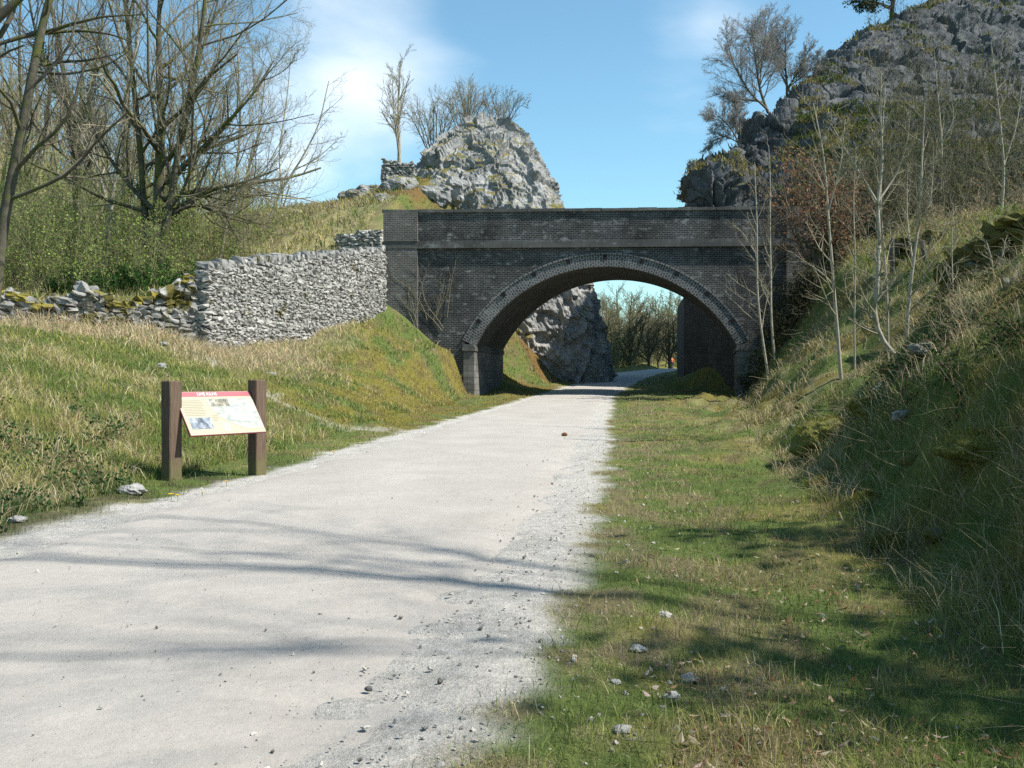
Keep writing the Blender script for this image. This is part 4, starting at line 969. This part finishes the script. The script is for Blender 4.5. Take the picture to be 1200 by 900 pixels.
for px_, py_, D, rx, rz, lab in ((470, 222, 55.5, 1.1, .8, 'grey ledge just above the left end of the parapet'), (500, 232, 56, 1.3, .8, 'broad pale ledge behind the parapet below the crag'), (452, 238, 53.5, .8, .45, 'low rock breaking the grass next to the bridge end'), (415, 232, 56.5, .8, .5, 'small dark ledge halfway up the grassy shoulder'), (432, 212, 58, .9, .5, 'flat rock high on the grassy shoulder below the masonry stack'), (520, 212, 57.6, 1.3, 1.0, 'pale ledge at the left foot of the crag')):
    c = P(px_, py_, D); c[2] = min(c[2], g1(c[0], D)+.15); tag(blob(c, (rx, rx*.9, rz), bpy.data.materials['grey_limestone'], 'rock_ledge', (.3, .3, .3), 26, .22), lab, 'rock', 'limestone ledges in the grass beside the crag')
# ---- trees on the right-hand hill
GR = 'bare trees along the ridge of the right-hand hill'
rid = [LV(20, .15, 1, 40, .42, 7, .10, .05, .5, .5, .014), LV(11, .12, 1, 38, .52, 5, .13, .04, .45, .4, .010), LV(8, .12, 1, 38, .52, 4, .14, .02, .5, .4, .008), LV(3, .2, 1, 36, .5, 3, .14, .02, .55, .4, .007)]
pxtree('bare_tree', 'taller left tree of the bare pair on the ridge', 67, [([(900, 133), (890, 105), (886, 75), (880, 25)], 0.108, 0.018), ([(900, 130), (878, 110), (858, 75), (850, 40)], 0.079, 0.018), ([(896, 120), (870, 118), (848, 110)], 0.058, 0.012), ([(890, 100), (894, 60), (900, 20)], 0.058, 0.012)], rid, (BARK, TWIGR), GR, ground=False)
pxtree('bare_tree', 'rounder right tree of the bare pair on the ridge', 69, [([(922, 118), (921, 95), (919, 70), (920, 32)], 0.101, 0.018), ([(922, 108), (936, 80), (950, 55)], 0.065, 0.012), ([(921, 100), (907, 70), (902, 45)], 0.065, 0.012), ([(922, 104), (945, 86), (962, 68)], 0.050, 0.012)], rid, (BARK, TWIGR), GR, ground=False)
pxtree('bare_tree', 'low drooping bare tree at the foot of the pair above the cliff block', 64, [([(868, 172), (856, 150), (842, 135), (832, 140)], 0.065, 0.012), ([(866, 168), (850, 160), (836, 165), (830, 178)], 0.043, 0.009), ([(868, 165), (866, 140), (858, 118)], 0.043, 0.009)], rid, (BARK, TWIGR), GR, ground=False)
pxtree('hawthorn_tree', 'dark windswept thorn tree on the ridge at the top edge of the picture', 79, [([(1044, 30), (1046, 10), (1050, -12), (1056, -40)], .22, .05), ([(1045, 12), (1030, 4), (1012, 0), (1004, 2)], .12, .03), ([(1047, 5), (1034, -10), (1020, -22)], .12, .03), ([(1049, -5), (1068, -14), (1080, -22)], .12, .03)],
       [LV(14, .2, 1, 44, .45, 7, .14, .0, .5, .5, .02), LV(8, .15, 1, 40, .5, 5, .15, .0, .5, .4, .015), LV(5, .15, 1, 38, .5, 4, .15, .0, .55, .4, .012)], (BARKM, TWIGD), GR, ground=False, leaf=(2500, .2, [(.03, .05, .02), (.045, .06, .025)], .12))

# ---- saplings on the right bank
GS = 'pale bare saplings on the right bank'
sap = [LV(17, .2, 1, 44, .22, 6, .09, .10, .5, .4, .006), LV(5, .2, 1, 40, .5, 4, .12, .06, .6, .3, .0045)]
sp = lambda label, D, lines, lv=sap, leaf=None: pxtree('sapling', label, D, [(a_, b_*1.08, c_*1.1) for a_, b_, c_ in lines], lv, (BARKP, TWIG), GS, leaf=leaf)
sp('tall straight sapling in front of the brown-leaved bush', 24, [([(986, 412), (978, 350), (974, 300), (969, 240), (966, 185), (952, 120)], .045, .01), ([(970, 250), (985, 195), (990, 140)], .02, .006)])
sp('crooked sapling with a bent foot and a wide fork high above the bank', 20, [([(1060, 432), (1046, 414), (1030, 396), (1024, 375), (1028, 340), (1031, 290), (1028, 238)], .052, .03), ([(1028, 238), (1008, 205), (990, 175), (976, 150)], .025, .006), ([(1028, 240), (1034, 190), (1030, 130), (1032, 80)], .03, .006), ([(1029, 236), (1050, 205), (1062, 170), (1066, 130)], .022, .006)])
sp('straight stem rising close behind the crooked sapling', 21, [([(1040, 412), (1040, 360), (1036, 300), (1030, 240), (1032, 170), (1036, 100)], .032, .008)])
sp('smooth curved sapling right of the crooked one', 20.5, [([(1061, 415), (1063, 370), (1068, 320), (1076, 262), (1078, 210), (1082, 120)], .045, .01), ([(1076, 262), (1090, 235), (1094, 190)], .02, .006), ([(1070, 310), (1062, 250), (1064, 190)], .018, .005)])
sp('left one of the two thin saplings in front of the bridge, with a kinked foot', 39, [([(901, 400), (889, 372), (886, 330), (887, 280), (885, 225), (884, 190)], .05, .012), ([(887, 300), (872, 275), (858, 262)], .022, .006)])
sp('right one of the two thin saplings in front of the bridge', 40, [([(908, 412), (904, 380), (903, 320), (902, 260), (903, 200), (900, 170)], .05, .012)])
sp('thin whip of a sapling between the straight one and the crooked one', 25, [([(1002, 425), (1001, 370), (1003, 300), (1000, 235), (1004, 180)], .026, .006)])
sp('short pale forked sapling beside the dark ruined wall', 17, [([(1160, 398), (1161, 360), (1165, 310), (1158, 285)], .028, .01), ([(1163, 330), (1174, 300), (1178, 280)], .014, .005)])
sp('very thin sapling before the dark ruined wall', 18, [([(1116, 415), (1117, 350), (1114, 290), (1116, 240)], .014, .005)])
sp('thin dark stem standing in the long grass near the right edge', 17, [([(1142, 395), (1141, 350), (1143, 310)], .016, .006)])
sp('tall pale sapling high on the terrace at the right', 40, [([(1172, 262), (1176, 200), (1168, 120), (1160, 50)], .06, .015), ([(1174, 200), (1190, 150), (1196, 100)], .03, .01)])
sp('slim pale tree on the slope above the smooth curved sapling', 50, [([(1100, 215), (1104, 170), (1098, 110), (1094, 60)], .06, .015), ([(1102, 170), (1118, 140), (1112, 100)], .03, .01)])

# brown-leaved bush against the bridge end
st = []
bx = P(962, 372, 41.5); bx[2] = g1(bx[0], bx[1])-.1
for k in range(20):
    t = rng.uniform(-1, 1); u = rng.uniform(-.6, .4)
    st.append((np.array([bx, bx+[t*.8, u*.8, 1.3], bx+[t*1.5, u*1.3, 2.8], bx+[t*2.0, u*1.8, rng.uniform(3.4, 5.2)]]), .045, .012))
tree('beech_bush', 'bushy young beech with rusty brown dead leaves against the right end of the bridge', bx, st, [LV(10, .15, 1, 45, .35, 6, .12, .02, .5, .4, .008), LV(5, .2, 1, 42, .5, 4, .14, .0, .55, .4, .006)], (BARK, TWIGD), cat='bush', leaf=(4600, .13, [(.22, .125, .07), (.30, .19, .11), (.15, .085, .05)], .12))
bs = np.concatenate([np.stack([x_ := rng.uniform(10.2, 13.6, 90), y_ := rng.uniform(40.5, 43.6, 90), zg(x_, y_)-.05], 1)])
mass('brambles', 'dark evergreen thicket added for the shadow in the corner between the bridge and the right bank', bs, rng.uniform(.6, 1.9, len(bs)), TWIGD, [LV(9, .1, 1, 50, .5, 5, .14, -.03, .6, .4, .006), LV(3, .2, 1, 45, .5, 4, .15, -.02, .6, .3, .005)], .35, .03, (9000, .10, [(.03, .045, .018), (.045, .06, .022), (.06, .05, .03)], .08), cat='brambles')  # leafy mass added to stand in for shadow on the bridge end
# scrub on the hill and the terrace
def on_hill(n, u0, u1, v0, v1):
    u = rng.uniform(u0, u1, n); v = rng.uniform(v0, v1, n); i = (v*(HILL.shape[0]-1)).astype(int); j = (u*(HILL.shape[1]-1)).astype(int); return HILL[i, j]-np.array([0, 0, .1])
bs = np.concatenate([on_hill(620, .60, .97, .0, .62), on_hill(110, .45, .62, .02, .3), on_hill(70, .6, .97, .6, .95)])
mass('scrub', 'tangle of thin bare scrub on the steep right-hand hillside', bs, rng.uniform(1.2, 4.2, len(bs)), BARKM, [LV(8, .2, 1, 34, .35, 5, .11, .07, .55, .4, .010), LV(4, .2, 1, 34, .5, 4, .12, .05, .6, .4, .008)], .13, .05, (5200, .14, [(.06, .085, .025), (.09, .10, .03), (.05, .06, .025)], .1))
bs = bases_in(150, 12, 24, 27, 44, lambda x, y: (x > np.interp(y, YS, TX[:, 11])+.4) & (x < .56*y))
mass('dead_bracken', 'bleached brown brambles and dead stalks on the terrace behind the saplings', bs, rng.uniform(.6, 1.7, len(bs))*np.where(rng.random(len(bs)) < .3, 2.2, 1), TWIG, [LV(8, .1, 1, 50, .5, 5, .14, -.02, .6, .3, .006), LV(3, .2, 1, 45, .5, 4, .15, -.02, .6, .3, .005)], .3, .03, (2600, .08, [(.20, .12, .07), (.28, .2, .12)], .06))
# dead stalks and fallen twigs on the right bank
x, y = scatter(2600, 4.0, 42, .1, .66); toer = np.interp(y, YS, TX[:, 9]); k = (x > toer-.3); x, y = x[k], y[k]; n = len(x)
az = rng.uniform(0, 6.3, n); p = grow(np.stack([x, y, zg(x, y)], 1), np.stack([np.cos(az), np.sin(az), rng.uniform(.0, .9, n)], 1), rng.uniform(.25, 1.1, n)*np.where(y < 8, .6, 1), 6, .12, -.03)
o = stems_tube(p, np.maximum(.0022, .00028*y)[:, None]*np.linspace(1, .4, 6), 'dead_stalks', TWIG); tag(o, 'bleached dead stalks and fallen twigs strewn over the right bank', 'dead stalks', kind='stuff')
# bare creeper on the brickwork
m = empty('creeper', tuple(B(-.6, -.05, 2.5)), 'leafless creeper sprawling over the brickwork left of the arch', 'creeper')
s0 = np.stack([B(u, -.16, z) for u, z in zip(rng.uniform(-2.9, -1.2, 12), rng.uniform(3.6, 4.4, 12))]); dd = rng.uniform(-1.0, .9, 12)
ln = rng.uniform(1.2, 3.2, 12); p = grow(s0, np.stack([BU[0]*dd, BU[1]*dd, np.ones(12)], 1), ln, 9, .14, .02)
def onface(p): q = p.copy(); u = (p[..., :2]-BO)@BU; d = (p[..., :2]-BO-u[..., None]*BU)@BV; q[..., :2] -= (d+.05+.10*(u < -2.6))[..., None]*BV; return q
p = onface(p); r0 = np.full((12, 9), .012)*np.linspace(1, .4, 9); mb = MB(); mb.add(*tubes(p, r0, 4))
c1, r1, l1 = children(p, r0, ln, **LV(8, .1, 1, 50, .35, 6, .15, .0, .6, .3, .005)); mb.add(*tubes(onface(c1), r1, 3)); mb.build('stem', TWIG, m, True)

# ---- beyond the bridge
GB = 'bushy bare trees beyond the bridge'
bro = tree('bare_tree', 'round bushy bare tree at the bend of the trail, seen through the arch', np.zeros(3), [(np.array([(0, 0, -.3), (.2, .1, 2), (0, .3, 4.5), (.3, 0, 9)]), .2, .04), (np.array([(0, 0, 1.), (1.2, .3, 3), (2.2, .2, 7)]), .14, .03), (np.array([(0, 0, 1.2), (-1.2, -.3, 3.2), (-2.0, .2, 7.4)]), .14, .03), (np.array([(.1, 0, 1.6), (.3, -1.2, 3.6), (.9, -1.6, 7.)]), .12, .03)],
           [LV(16, .1, 1, 46, .42, 7, .11, .05, .5, .45, .022), LV(9, .1, 1, 40, .5, 5, .13, .05, .5, .4, .017), LV(6, .1, 1, 36, .5, 4, .14, .04, .55, .4, .013)], (BARK, TWIGG), GB)
for k, (px_, D, s, lab) in enumerate([(737, 112, 1.0, 'round bushy bare tree at the bend of the trail, seen through the arch'), (772, 128, .95, None), (712, 122, .95, None), (700, 104, .72, None), (795, 150, 1.2, None), (752, 165, 1.25, None), (822, 160, 1.2, None), (850, 150, 1.1, None), (725, 175, 1.35, None), (760, 118, .9, None), (785, 122, 1.0, None), (705, 140, 1.1, None), (742, 145, 1.1, None), (690, 150, 1.0, None), (800, 132, 1.05, None), (770, 178, 1.3, None)]):
    x = (px_-CX)/F*D; loc = (x, D, g1(x, D)-.1)
    if k == 0: bro.location = loc; bro.scale = (s,)*3
    else: copy_thing(bro, loc, rng.uniform(0, 6.3), s, 'bare tree in the thicket behind the round bushy tree beyond the arch', GB)
bs = bases_in(2600, 8, 70, 98, 200, lambda x, y: (np.abs(x-np.interp(y, YS, PC)) > 4) & (x > (680-CX)/F*y) & (x < (850-CX)/F*y))
mass('far_scrub', 'grey-green scrub under the trees beyond the arch', bs, rng.uniform(1.5, 4.5, len(bs)), TWIGG, [LV(8, .1, 1, 42, .45, 5, .12, .04, .6, .4, .018), LV(4, .2, 1, 38, .5, 4, .13, .03, .6, .4, .014)], .25, .04, (26000, .24, [(.13, .155, .06), (.17, .18, .08), (.11, .12, .06)], .2))
xx = 23.0; person('walker in an orange jacket and dark trousers far along the trail', (xx, 141, float(zbase([xx], [141])[0])), .5, (.55, .16, .05), (.03, .03, .04), (.08, .05, .03), 1)
xx = 22.15; person('walker in dark clothes beside the orange-jacketed walker', (xx, 140, float(zbase([xx], [140])[0])), .6, (.03, .035, .05), (.04, .04, .05), (.25, .17, .09), -1)

hm_ = rng.integers(0, HILL.shape[0]*HILL.shape[1], 380000); Hq = HILL.reshape(-1, 3); hn = unit(np.cross(np.gradient(HILL, axis=1), np.gradient(HILL, axis=0)).reshape(-1, 3)); hz = np.abs(hn[hm_, 2])
q = Hq[hm_]; kn = (q[:, 1] < 65) & (q[:, 0]/q[:, 1] > .287); k = (hz > np.where(kn, .25, .55)) & (fbm(q*.35, 4, 93) > np.where(kn, .34, .57)) & (q[:, 1] < 90); q = q[k]+rng.normal(0, .12, (k.sum(), 3))*np.array([1, 1, .2]); n = len(q)
t = fbm(q*.5, 3, 94); c = lerp(np.broadcast_to(np.array([.095, .12, .035]), (n, 3)), np.array([.24, .21, .085]), sst(.42, .58, t))
blades(q[:, 0], q[:, 1], q[:, 2], rng.uniform(.12, .42, n), .0011*q[:, 1]*rng.uniform(.7, 1.3, n), rng.uniform(.4, 1.1, n), jcol(c), 'hill_turf', M_leaf('hill_turf_blade', 1., .25), 'tufted brown-green turf clinging to the ledges of the rocky right-hand hill')
# ---- brick wing wall beyond the arch
wd = M_brick('wing_wall_brick', (.026, .029, .033), (.045, .045, .047), (.09, .09, .09), soot=.4, lime=.25)
WW = np.array([(11.75, 51.2), (10.15, 58.0), (10.6, 63.0), (13.5, 69.0)]); mb = MB(); t_ = unit(np.gradient(WW, axis=0)); nr_ = np.stack([t_[:, 1], -t_[:, 0]], 1)
sl = np.concatenate([[0], np.cumsum(np.linalg.norm(np.diff(WW, axis=0), axis=1))]); zt = [6.4, 6.3, 6.0, 5.2]
for k in range(3):
    for o0, o1, flip in ((0, 0, 0), (.5, .5, 1)):
        a, b_ = WW[k]+nr_[k]*o0, WW[k+1]+nr_[k+1]*o0
        v = [(*a, .2), (*b_, .2), (*b_, zt[k+1]), (*a, zt[k])]; mb.add(v, [[0, 1, 2, 3]], uv=[(sl[k], .2), (sl[k+1], .2), (sl[k+1], zt[k+1]), (sl[k], zt[k])])
    a, b_, c_, d_ = WW[k], WW[k+1], WW[k+1]+nr_[k+1]*.5, WW[k]+nr_[k]*.5
    mb.add([(*a, zt[k]), (*b_, zt[k+1]), (*c_, zt[k+1]), (*d_, zt[k])], [[0, 1, 2, 3]], uv=[(sl[k], 0), (sl[k+1], 0), (sl[k+1], .5), (sl[k], .5)])
tag(mb.build('wing_wall', wd), 'dark shaded brick wing wall just beyond the right side of the arch', 'brick wall')
# ---- fence posts behind the right wall
pm = M_bark('grey_fence_wood', (.07, .065, .055), (.13, .12, .10), .2, 14)
for px_, py_, D, h, lean, lab in ((1170, 298, 27, .85, .01, 'weathered fence post behind the highest part of the dark ruined wall'), (1046, 306, 33, .8, -.03, 'weathered fence post beside the broken stub of wall'), (1087, 305, 31, .62, -.16, 'leaning fence post between the broken stub and the dark ruined wall')):
    c = P(px_, py_, D); z0 = c[2]-.5; m = MB(); V = []
    for z, s in ((z0, .085), (z0+.5, .085), (z0+.5+h*.6, .08), (z0+.5+h-.015, .078), (z0+.5+h, .055)):
        a8 = np.arange(8)*np.pi/4; V.append(np.stack([c[0]+lean*(z-z0)+s*np.cos(a8)*rng.uniform(.92, 1.06, 8), c[1]+s*np.sin(a8), np.full(8, z)], 1))
    i = np.arange(40).reshape(5, 8); j = np.roll(i, -1, 1); m.add(np.concatenate(V), np.stack([i[:-1], j[:-1], j[1:], i[1:]], -1).reshape(-1, 4), [[32, 32+k, 33+k] for k in range(1, 7)])
    tag(m.build('fence_post', pm), lab, 'fence post', 'old fence posts above the right bank')

# ---- loose stones, moss cushions, leaves, flowers
def gp(px_, py_):                        # where that bearing meets the ground
    D = np.exp(np.linspace(math.log(2.5), math.log(60), 1500)); x = (px_-CX)/F*D; z = H+(HOR-py_)/F*D; g = zg(x, D)
    k = np.argmax(g >= z); return x[k], D[k], g[k]
for px_, py_, r, lab in ((748, 764, .036, 'pointed grey stone, largest on the worn ground right of the trail'), (787, 819, .034, 'rounded pale stone in the turf below the pointed grey stone'), (721, 802, .022, 'small pale stone near the ragged edge of the trail'), (729, 858, .030, 'angular grey stone beside the white twig near the bottom edge'), (808, 799, .04, 'flat grey stone lying flush in the grass'), (780, 723, .036, 'flat bluish stone beyond the pointed grey stone'),
                         (189, 432, .13, 'whitish stone half buried in the green bank above the board'), (154, 579, .13, 'flat pale stone beside the foot of the left post'), (20, 612, .07, 'white stone at the trail edge in the dark weeds'), (318, 441, .13, 'white stone beside the worn footpath on the bank'), (192, 405, .12, 'pale fallen stone below the end of the tumbledown wall')):
    x, y, z = gp(px_, py_); tag(blob((x, y, z+r*.3), (r*1.15, r, r*.62), WALLM, 'stone', LIMEST*rng.uniform(.8, 1.05), jit=.2), lab, 'stone', 'loose stones')
for px_, py_, r, lab in ((972, 512, 34, 'largest moss cushion, yellow-green, overhanging a dark hollow in the right bank'), (1020, 480, 20, 'moss cushion just above the largest one on the right bank'), (1020, 594, 22, 'low mossy hump at the foot of the bank where the grass meets dead stalks'), (1041, 640, 17, 'small round moss tuft in the shaded turf'), (1150, 530, 36, 'broad dark moss cushion on the steep shaded part of the bank'), (962, 570, 12, 'little mossy stone in the sunlit grass at the bank foot')):
    x, y, z = gp(px_, py_); r = r/F*y; mc_ = np.array([.19, .19, .05]); o = blob((x, y, z-r*.05), (r*1.2, r*.9, r*.6), M_attr('moss_%d' % px_, .95, 55, .9, .03, .6), 'moss_mound', mc_*.8, 30, .26, 0.); tag(o, lab, 'moss', 'moss cushions on the right bank')
    vv = np.array([v.co[:] for v in o.data.vertices]); q = vv[rng.integers(0, len(vv), 4000)]+rng.normal(0, r*.10, (4000, 3)); q = q[q[:, 2] > z-r*.1]; nq = len(q)
    blades(q[:, 0], q[:, 1], q[:, 2], rng.uniform(.02, .09, nq), np.full(nq, max(.004, .0006*y)), rng.uniform(.4, 1.2, nq), jcol(lerp(np.broadcast_to(mc_, (nq, 3)), MOSS, rng.random(nq)*.8), .3), 'foliage', LEAF, None, parent=o)
for k in range(26):
    y = math.exp(rng.uniform(math.log(6), math.log(24))); x = float(np.interp(y, YS, TX[:, 9]))+rng.uniform(.1, 2.6); r_ = rng.uniform(.06, .17)
    tag(blob((x, y, g1(x, y)+r_*.15), (r_*1.3, r_, r_*.75), WALLR if k % 3 else WALLT, 'stone', LIMEST*rng.uniform(.5, .85), 12, .22), 'dull mossy stone half sunk in the grass of the shaded right bank', 'stone', 'mossy stones sunk in the right bank')
n = 4200; x = rng.uniform(.6, 5.0, n); y = np.exp(rng.uniform(math.log(2.6), math.log(16), n)); L, R = edges(y); k = (x-R > .7) & (fb2(x, y, 1.1, 3, 90) > .47); x, y = x[k], y[k]
n = len(x); a = rng.uniform(0, 6.3, n); s = rng.uniform(.010, .028, n); t = rng.normal(0, .35, (n, 2)); V = []
for du, dv, up in ((-1, 0, .25), (-.2, .5, 0), (1, 0, .3), (-.2, -.5, 0)):
    V.append(np.stack([x+s*(du*np.cos(a)-dv*np.sin(a)), y+s*(du*np.sin(a)+dv*np.cos(a)), zg(x, y)+.028+s*(up+t[:, 0]*du+t[:, 1]*dv)], 1))
cc = np.array([(.26, .16, .09), (.36, .26, .17), (.16, .09, .05), (.42, .36, .28)])[rng.integers(0, 4, n)]
o = mesh('fallen_leaves', np.stack(V, 1).reshape(-1, 3), np.arange(n)[:, None]*4+np.arange(4), None, LEAF, col=np.repeat(jcol(cc), 4, 0)); tag(o, 'brown dead leaves scattered over the shaded turf on the right', 'fallen leaves', kind='stuff')
n = 3000; y = np.exp(rng.uniform(math.log(2.4), math.log(22), n)); L, R = edges(y); u = rng.random(n); x = L+(R-L)*u; k = rng.random(n) < .35
x = np.where(k, R+rng.normal(.2, .45, n), x); z = np.where((x > L) & (x < R), zbase(x, y)+.014+.03*np.sin(np.pi*np.clip((x-L)/(R-L), 0, 1)), zg(x, y)+.004); s = (rng.gamma(2, .0011, n)+.0016)*np.where(k, 1.2, .5)
ax = np.repeat(np.eye(3)[None], n, 0); o = stones(np.stack([x, y, z], 1), np.stack([s*1.2, s, s*.7], 1), ax, .5, .2, np.array([.36, .34, .31])*rng.uniform(.45, 1.3, (n, 1)), 'gravel', WALLM, None); tag(o, 'loose limestone chips scattered over the trail and its edges', 'gravel', kind='stuff')
x, y, z = gp(661, 512); o = blob((x, y, z+.05), (.07, .05, .045), M_attr('leaf_brown', .9), 'dead_leaf', (.16, .07, .04), 10, .25); tag(o, 'reddish brown curled leaf lying alone on the pale trail', 'leaf')
x, y, z = gp(432, 813); o = blob((x, y, z+.022), (.018, .014, .011), WALLM, 'stone', (.10, .10, .10), 10, .2); tag(o, 'dark pebble alone in the middle of the near trail', 'stone', 'loose stones')
ym = N('dandelion_yellow').bsdf((.75, .52, .02), .7); gm = N('flower_stalk').bsdf((.10, .16, .04), .8); wm_ = N('seed_head_white').bsdf((.75, .75, .72), .9)
for px_, py_, mat, r, lab in ((200, 583, ym, .035, 'yellow dandelion nearest the left post of the board'), (208, 584, ym, .03, 'yellow dandelion touching the one by the left post'), (265, 567, ym, .03, 'yellow dandelion midway between the two posts'), (237, 580, ym, .022, 'small yellow dandelion below the white seed head'), (236, 576, wm_, .022, 'white dandelion seed head at the trail edge'), (391, 530, ym, .04, 'yellow dandelion in the verge beyond the right post'), (424, 519, ym, .035, 'farthest yellow dandelion on the left verge'), (815, 777, ym, .012, 'tiny yellow dandelion in the turf right of the trail')):
    x, y, z = gp(px_, py_+4); h = .07 if r > .015 else .03; m = MB(); root = empty('dandelion', (x, y, z), lab, 'flower', 'dandelions on the verges')
    v, q = tubes(np.array([[(x, y, z-.02), (x+.004, y, z+h*.5), (x, y, z+h)]]), np.full((1, 3), .003), 5); mesh('stalk', v, q, None, gm, root)
    for k in range(26):
        a_ = k*2.4; rr = r*(1-.5*(k % 3)/3); tl = .25+.5*(k % 3)/3; c_ = np.array([x, y, z+h]); o_ = np.array([math.cos(a_), math.sin(a_), tl])*rr; w_ = np.array([-math.sin(a_), math.cos(a_), 0])*rr*.2
        if mat is wm_: o_ = unit(rng.normal(0, 1, 3))*r
        m.add([c_-w_*.4, c_+w_*.4, c_+o_+w_, c_+o_-w_], [[0, 1, 2, 3]])
    m.build('petals' if mat is ym else 'seed_head', mat, root)

# ---- trees standing right of the viewer, whose shade crosses the foreground
GT = 'trees right of the viewer that shade the near trail'
def shade(label, x, y, hgt, lean, levels, ivy=0, leaf=None, r=.2):
    b = np.array([x, y, g1(x, y)-.2]); st = [(np.array([b, b+[lean*.2, 0, hgt*.35], b+[lean*.5, .2, hgt*.7], b+[lean, .3, hgt]]), r, .05)]
    for k in range(5):
        a_ = k*1.26+rng.uniform(0, .5); h0 = hgt*rng.uniform(.3, .5); st.append((np.array([b+[lean*.25, 0, h0], b+[lean*.3+1.2*math.cos(a_), 1.2*math.sin(a_), h0+hgt*.15], b+[lean*.5+2.6*math.cos(a_), 2.6*math.sin(a_), h0+hgt*.36]]), r*.5, .03))
    tree('bare_tree', label, b, st, levels, (BARK, TWIG), GT, ivy=ivy, leaf=leaf)
near = [LV(9, .3, 1, 46, .42, 7, .11, .04, .5, .45, .010), LV(6, .1, 1, 40, .5, 5, .13, .04, .5, .4, .007), LV(4, .1, 1, 36, .5, 4, .14, .03, .55, .4, .006)]
IV = [(.04, .06, .02), (.05, .075, .025)]
shade('tall bare tree on the bank right of the viewer', 13.4, 3.0, 18, -1.6, [dict(near[0], per=6), dict(near[1], per=5), near[2]], r=.036)
shade('ivy-covered tree high on the right bank, outside the view', 10.6, 2.6, 5.6, -.3, near, 1600, (2600, .2, IV, .3))
shade('ivy-covered tree beside the first ivy-covered one on the right bank', 11.4, 5.8, 5.4, -.3, near, 1600, (2600, .2, IV, .3))

# ------------------------------------------------------------------ light, sky, camera
SUN = unit(np.array([.965, -.26, 0])); EL = math.radians(50)
sd = np.array([SUN[0]*math.cos(EL), SUN[1]*math.cos(EL), math.sin(EL)])
l = bpy.data.lights.new('sun', 'SUN'); l.energy = 4.7; l.angle = math.radians(.53); l.color = (1, .945, .855)
o = bpy.data.objects.new('sun', l); COL.objects.link(o); o.rotation_euler = Vector(sd).to_track_quat('Z', 'Y').to_euler()
w = bpy.data.worlds.new('World'); SC.world = w; w.use_nodes = True; nt = w.node_tree; nt.nodes.clear()
nd = lambda t, **k: nt.nodes.new(t)
out = nd('ShaderNodeOutputWorld'); bg = nd('ShaderNodeBackground'); sky = nd('ShaderNodeTexSky'); sky.sky_type = 'NISHITA'; sky.sun_disc = False
sky.sun_elevation = EL; sky.sun_rotation = math.atan2(SUN[0], SUN[1]); sky.air_density = 1.0; sky.dust_density = .4; sky.ozone_density = 1.2
tc = nd('ShaderNodeTexCoord'); sep = nd('ShaderNodeSeparateXYZ'); nt.links.new(tc.outputs['Generated'], sep.inputs[0])
def wm(op, a, b=0., c=None, clamp=False):
    n = nd('ShaderNodeMath'); n.operation = op; n.use_clamp = clamp
    for k, x in enumerate((a, b) if c is None else (a, b, c)):
        if isinstance(x, bpy.types.NodeSocket): nt.links.new(x, n.inputs[k])
        else: n.inputs[k].default_value = x
    return n.outputs[0]
zc = wm('ADD', sep.outputs[2], .22); cu_ = wm('DIVIDE', sep.outputs[0], zc); cv_ = wm('DIVIDE', sep.outputs[1], zc)
cmb = nd('ShaderNodeCombineXYZ'); nt.links.new(cu_, cmb.inputs[0]); nt.links.new(cv_, cmb.inputs[1])
ns = nd('ShaderNodeTexNoise'); ns.inputs['Scale'].default_value = 1.35; ns.inputs['Detail'].default_value = 9; ns.inputs['Roughness'].default_value = .52; ns.inputs['Distortion'].default_value = .25
nt.links.new(cmb.outputs[0], ns.inputs['Vector'])
def near_dir(px_, py_, rad):             # a bank of cloud lies in that part of the sky
    d = unit(np.array([(px_-CX)/F, 1, (HOR-py_)/F])); vm = nd('ShaderNodeVectorMath'); vm.operation = 'DISTANCE'
    nt.links.new(tc.outputs['Generated'], vm.inputs[0]); vm.inputs[1].default_value = d
    return wm('SUBTRACT', 1., wm('DIVIDE', vm.outputs['Value'], rad), clamp=True)
fld = wm('MAXIMUM', near_dir(420, 90, .17), wm('MULTIPLY', near_dir(830, 25, .13), .66)); fld = wm('MAXIMUM', fld, wm('MULTIPLY', near_dir(350, 190, .15), .7))
raw = wm('ADD', wm('MULTIPLY', fld, .55), wm('MULTIPLY', ns.outputs['Fac'], 1.0))
mr = nd('ShaderNodeMapRange'); mr.interpolation_type = 'SMOOTHSTEP'; nt.links.new(raw, mr.inputs[0]); mr.inputs[1].default_value = .62; mr.inputs[2].default_value = 1.08; mr.inputs[3].default_value = .0; mr.inputs[4].default_value = .72
mx = nd('ShaderNodeMix'); mx.data_type = 'RGBA'; nt.links.new(mr.outputs[0], mx.inputs[0]); tn = nd('ShaderNodeMix'); tn.data_type = 'RGBA'; tn.blend_type = 'MULTIPLY'; tn.inputs[0].default_value = 1; nt.links.new(sky.outputs[0], tn.inputs[6]); tn.inputs[7].default_value = (.84, 1.12, 1.07, 1); nt.links.new(tn.outputs[2], mx.inputs[6]); mx.inputs[7].default_value = (7.2, 7.6, 7.9, 1)
nt.links.new(mx.outputs[2], bg.inputs[0]); bg.inputs[1].default_value = .105; nt.links.new(bg.outputs[0], out.inputs[0])

cam = bpy.data.cameras.new('camera'); cam.sensor_width = 36; cam.lens = 36*F/1200; cam.clip_end = 3000; cam.clip_start = .05
co = bpy.data.objects.new('camera', cam); COL.objects.link(co); co.location = (0, 0, H); co.rotation_euler = (math.radians(90)-math.atan((450-HOR)/F), 0, 0); SC.camera = co
vs = SC.view_settings; SC.display_settings.display_device = 'sRGB'; vs.view_transform = 'Standard'; vs.look = 'None'; vs.exposure = .82; vs.gamma = 1; vs.use_curve_mapping = False
SC.render.engine = 'CYCLES'; SC.cycles.use_denoising = False; SC.cycles.max_bounces = 5; SC.cycles.transmission_bounces = 2; SC.cycles.transparent_max_bounces = 4
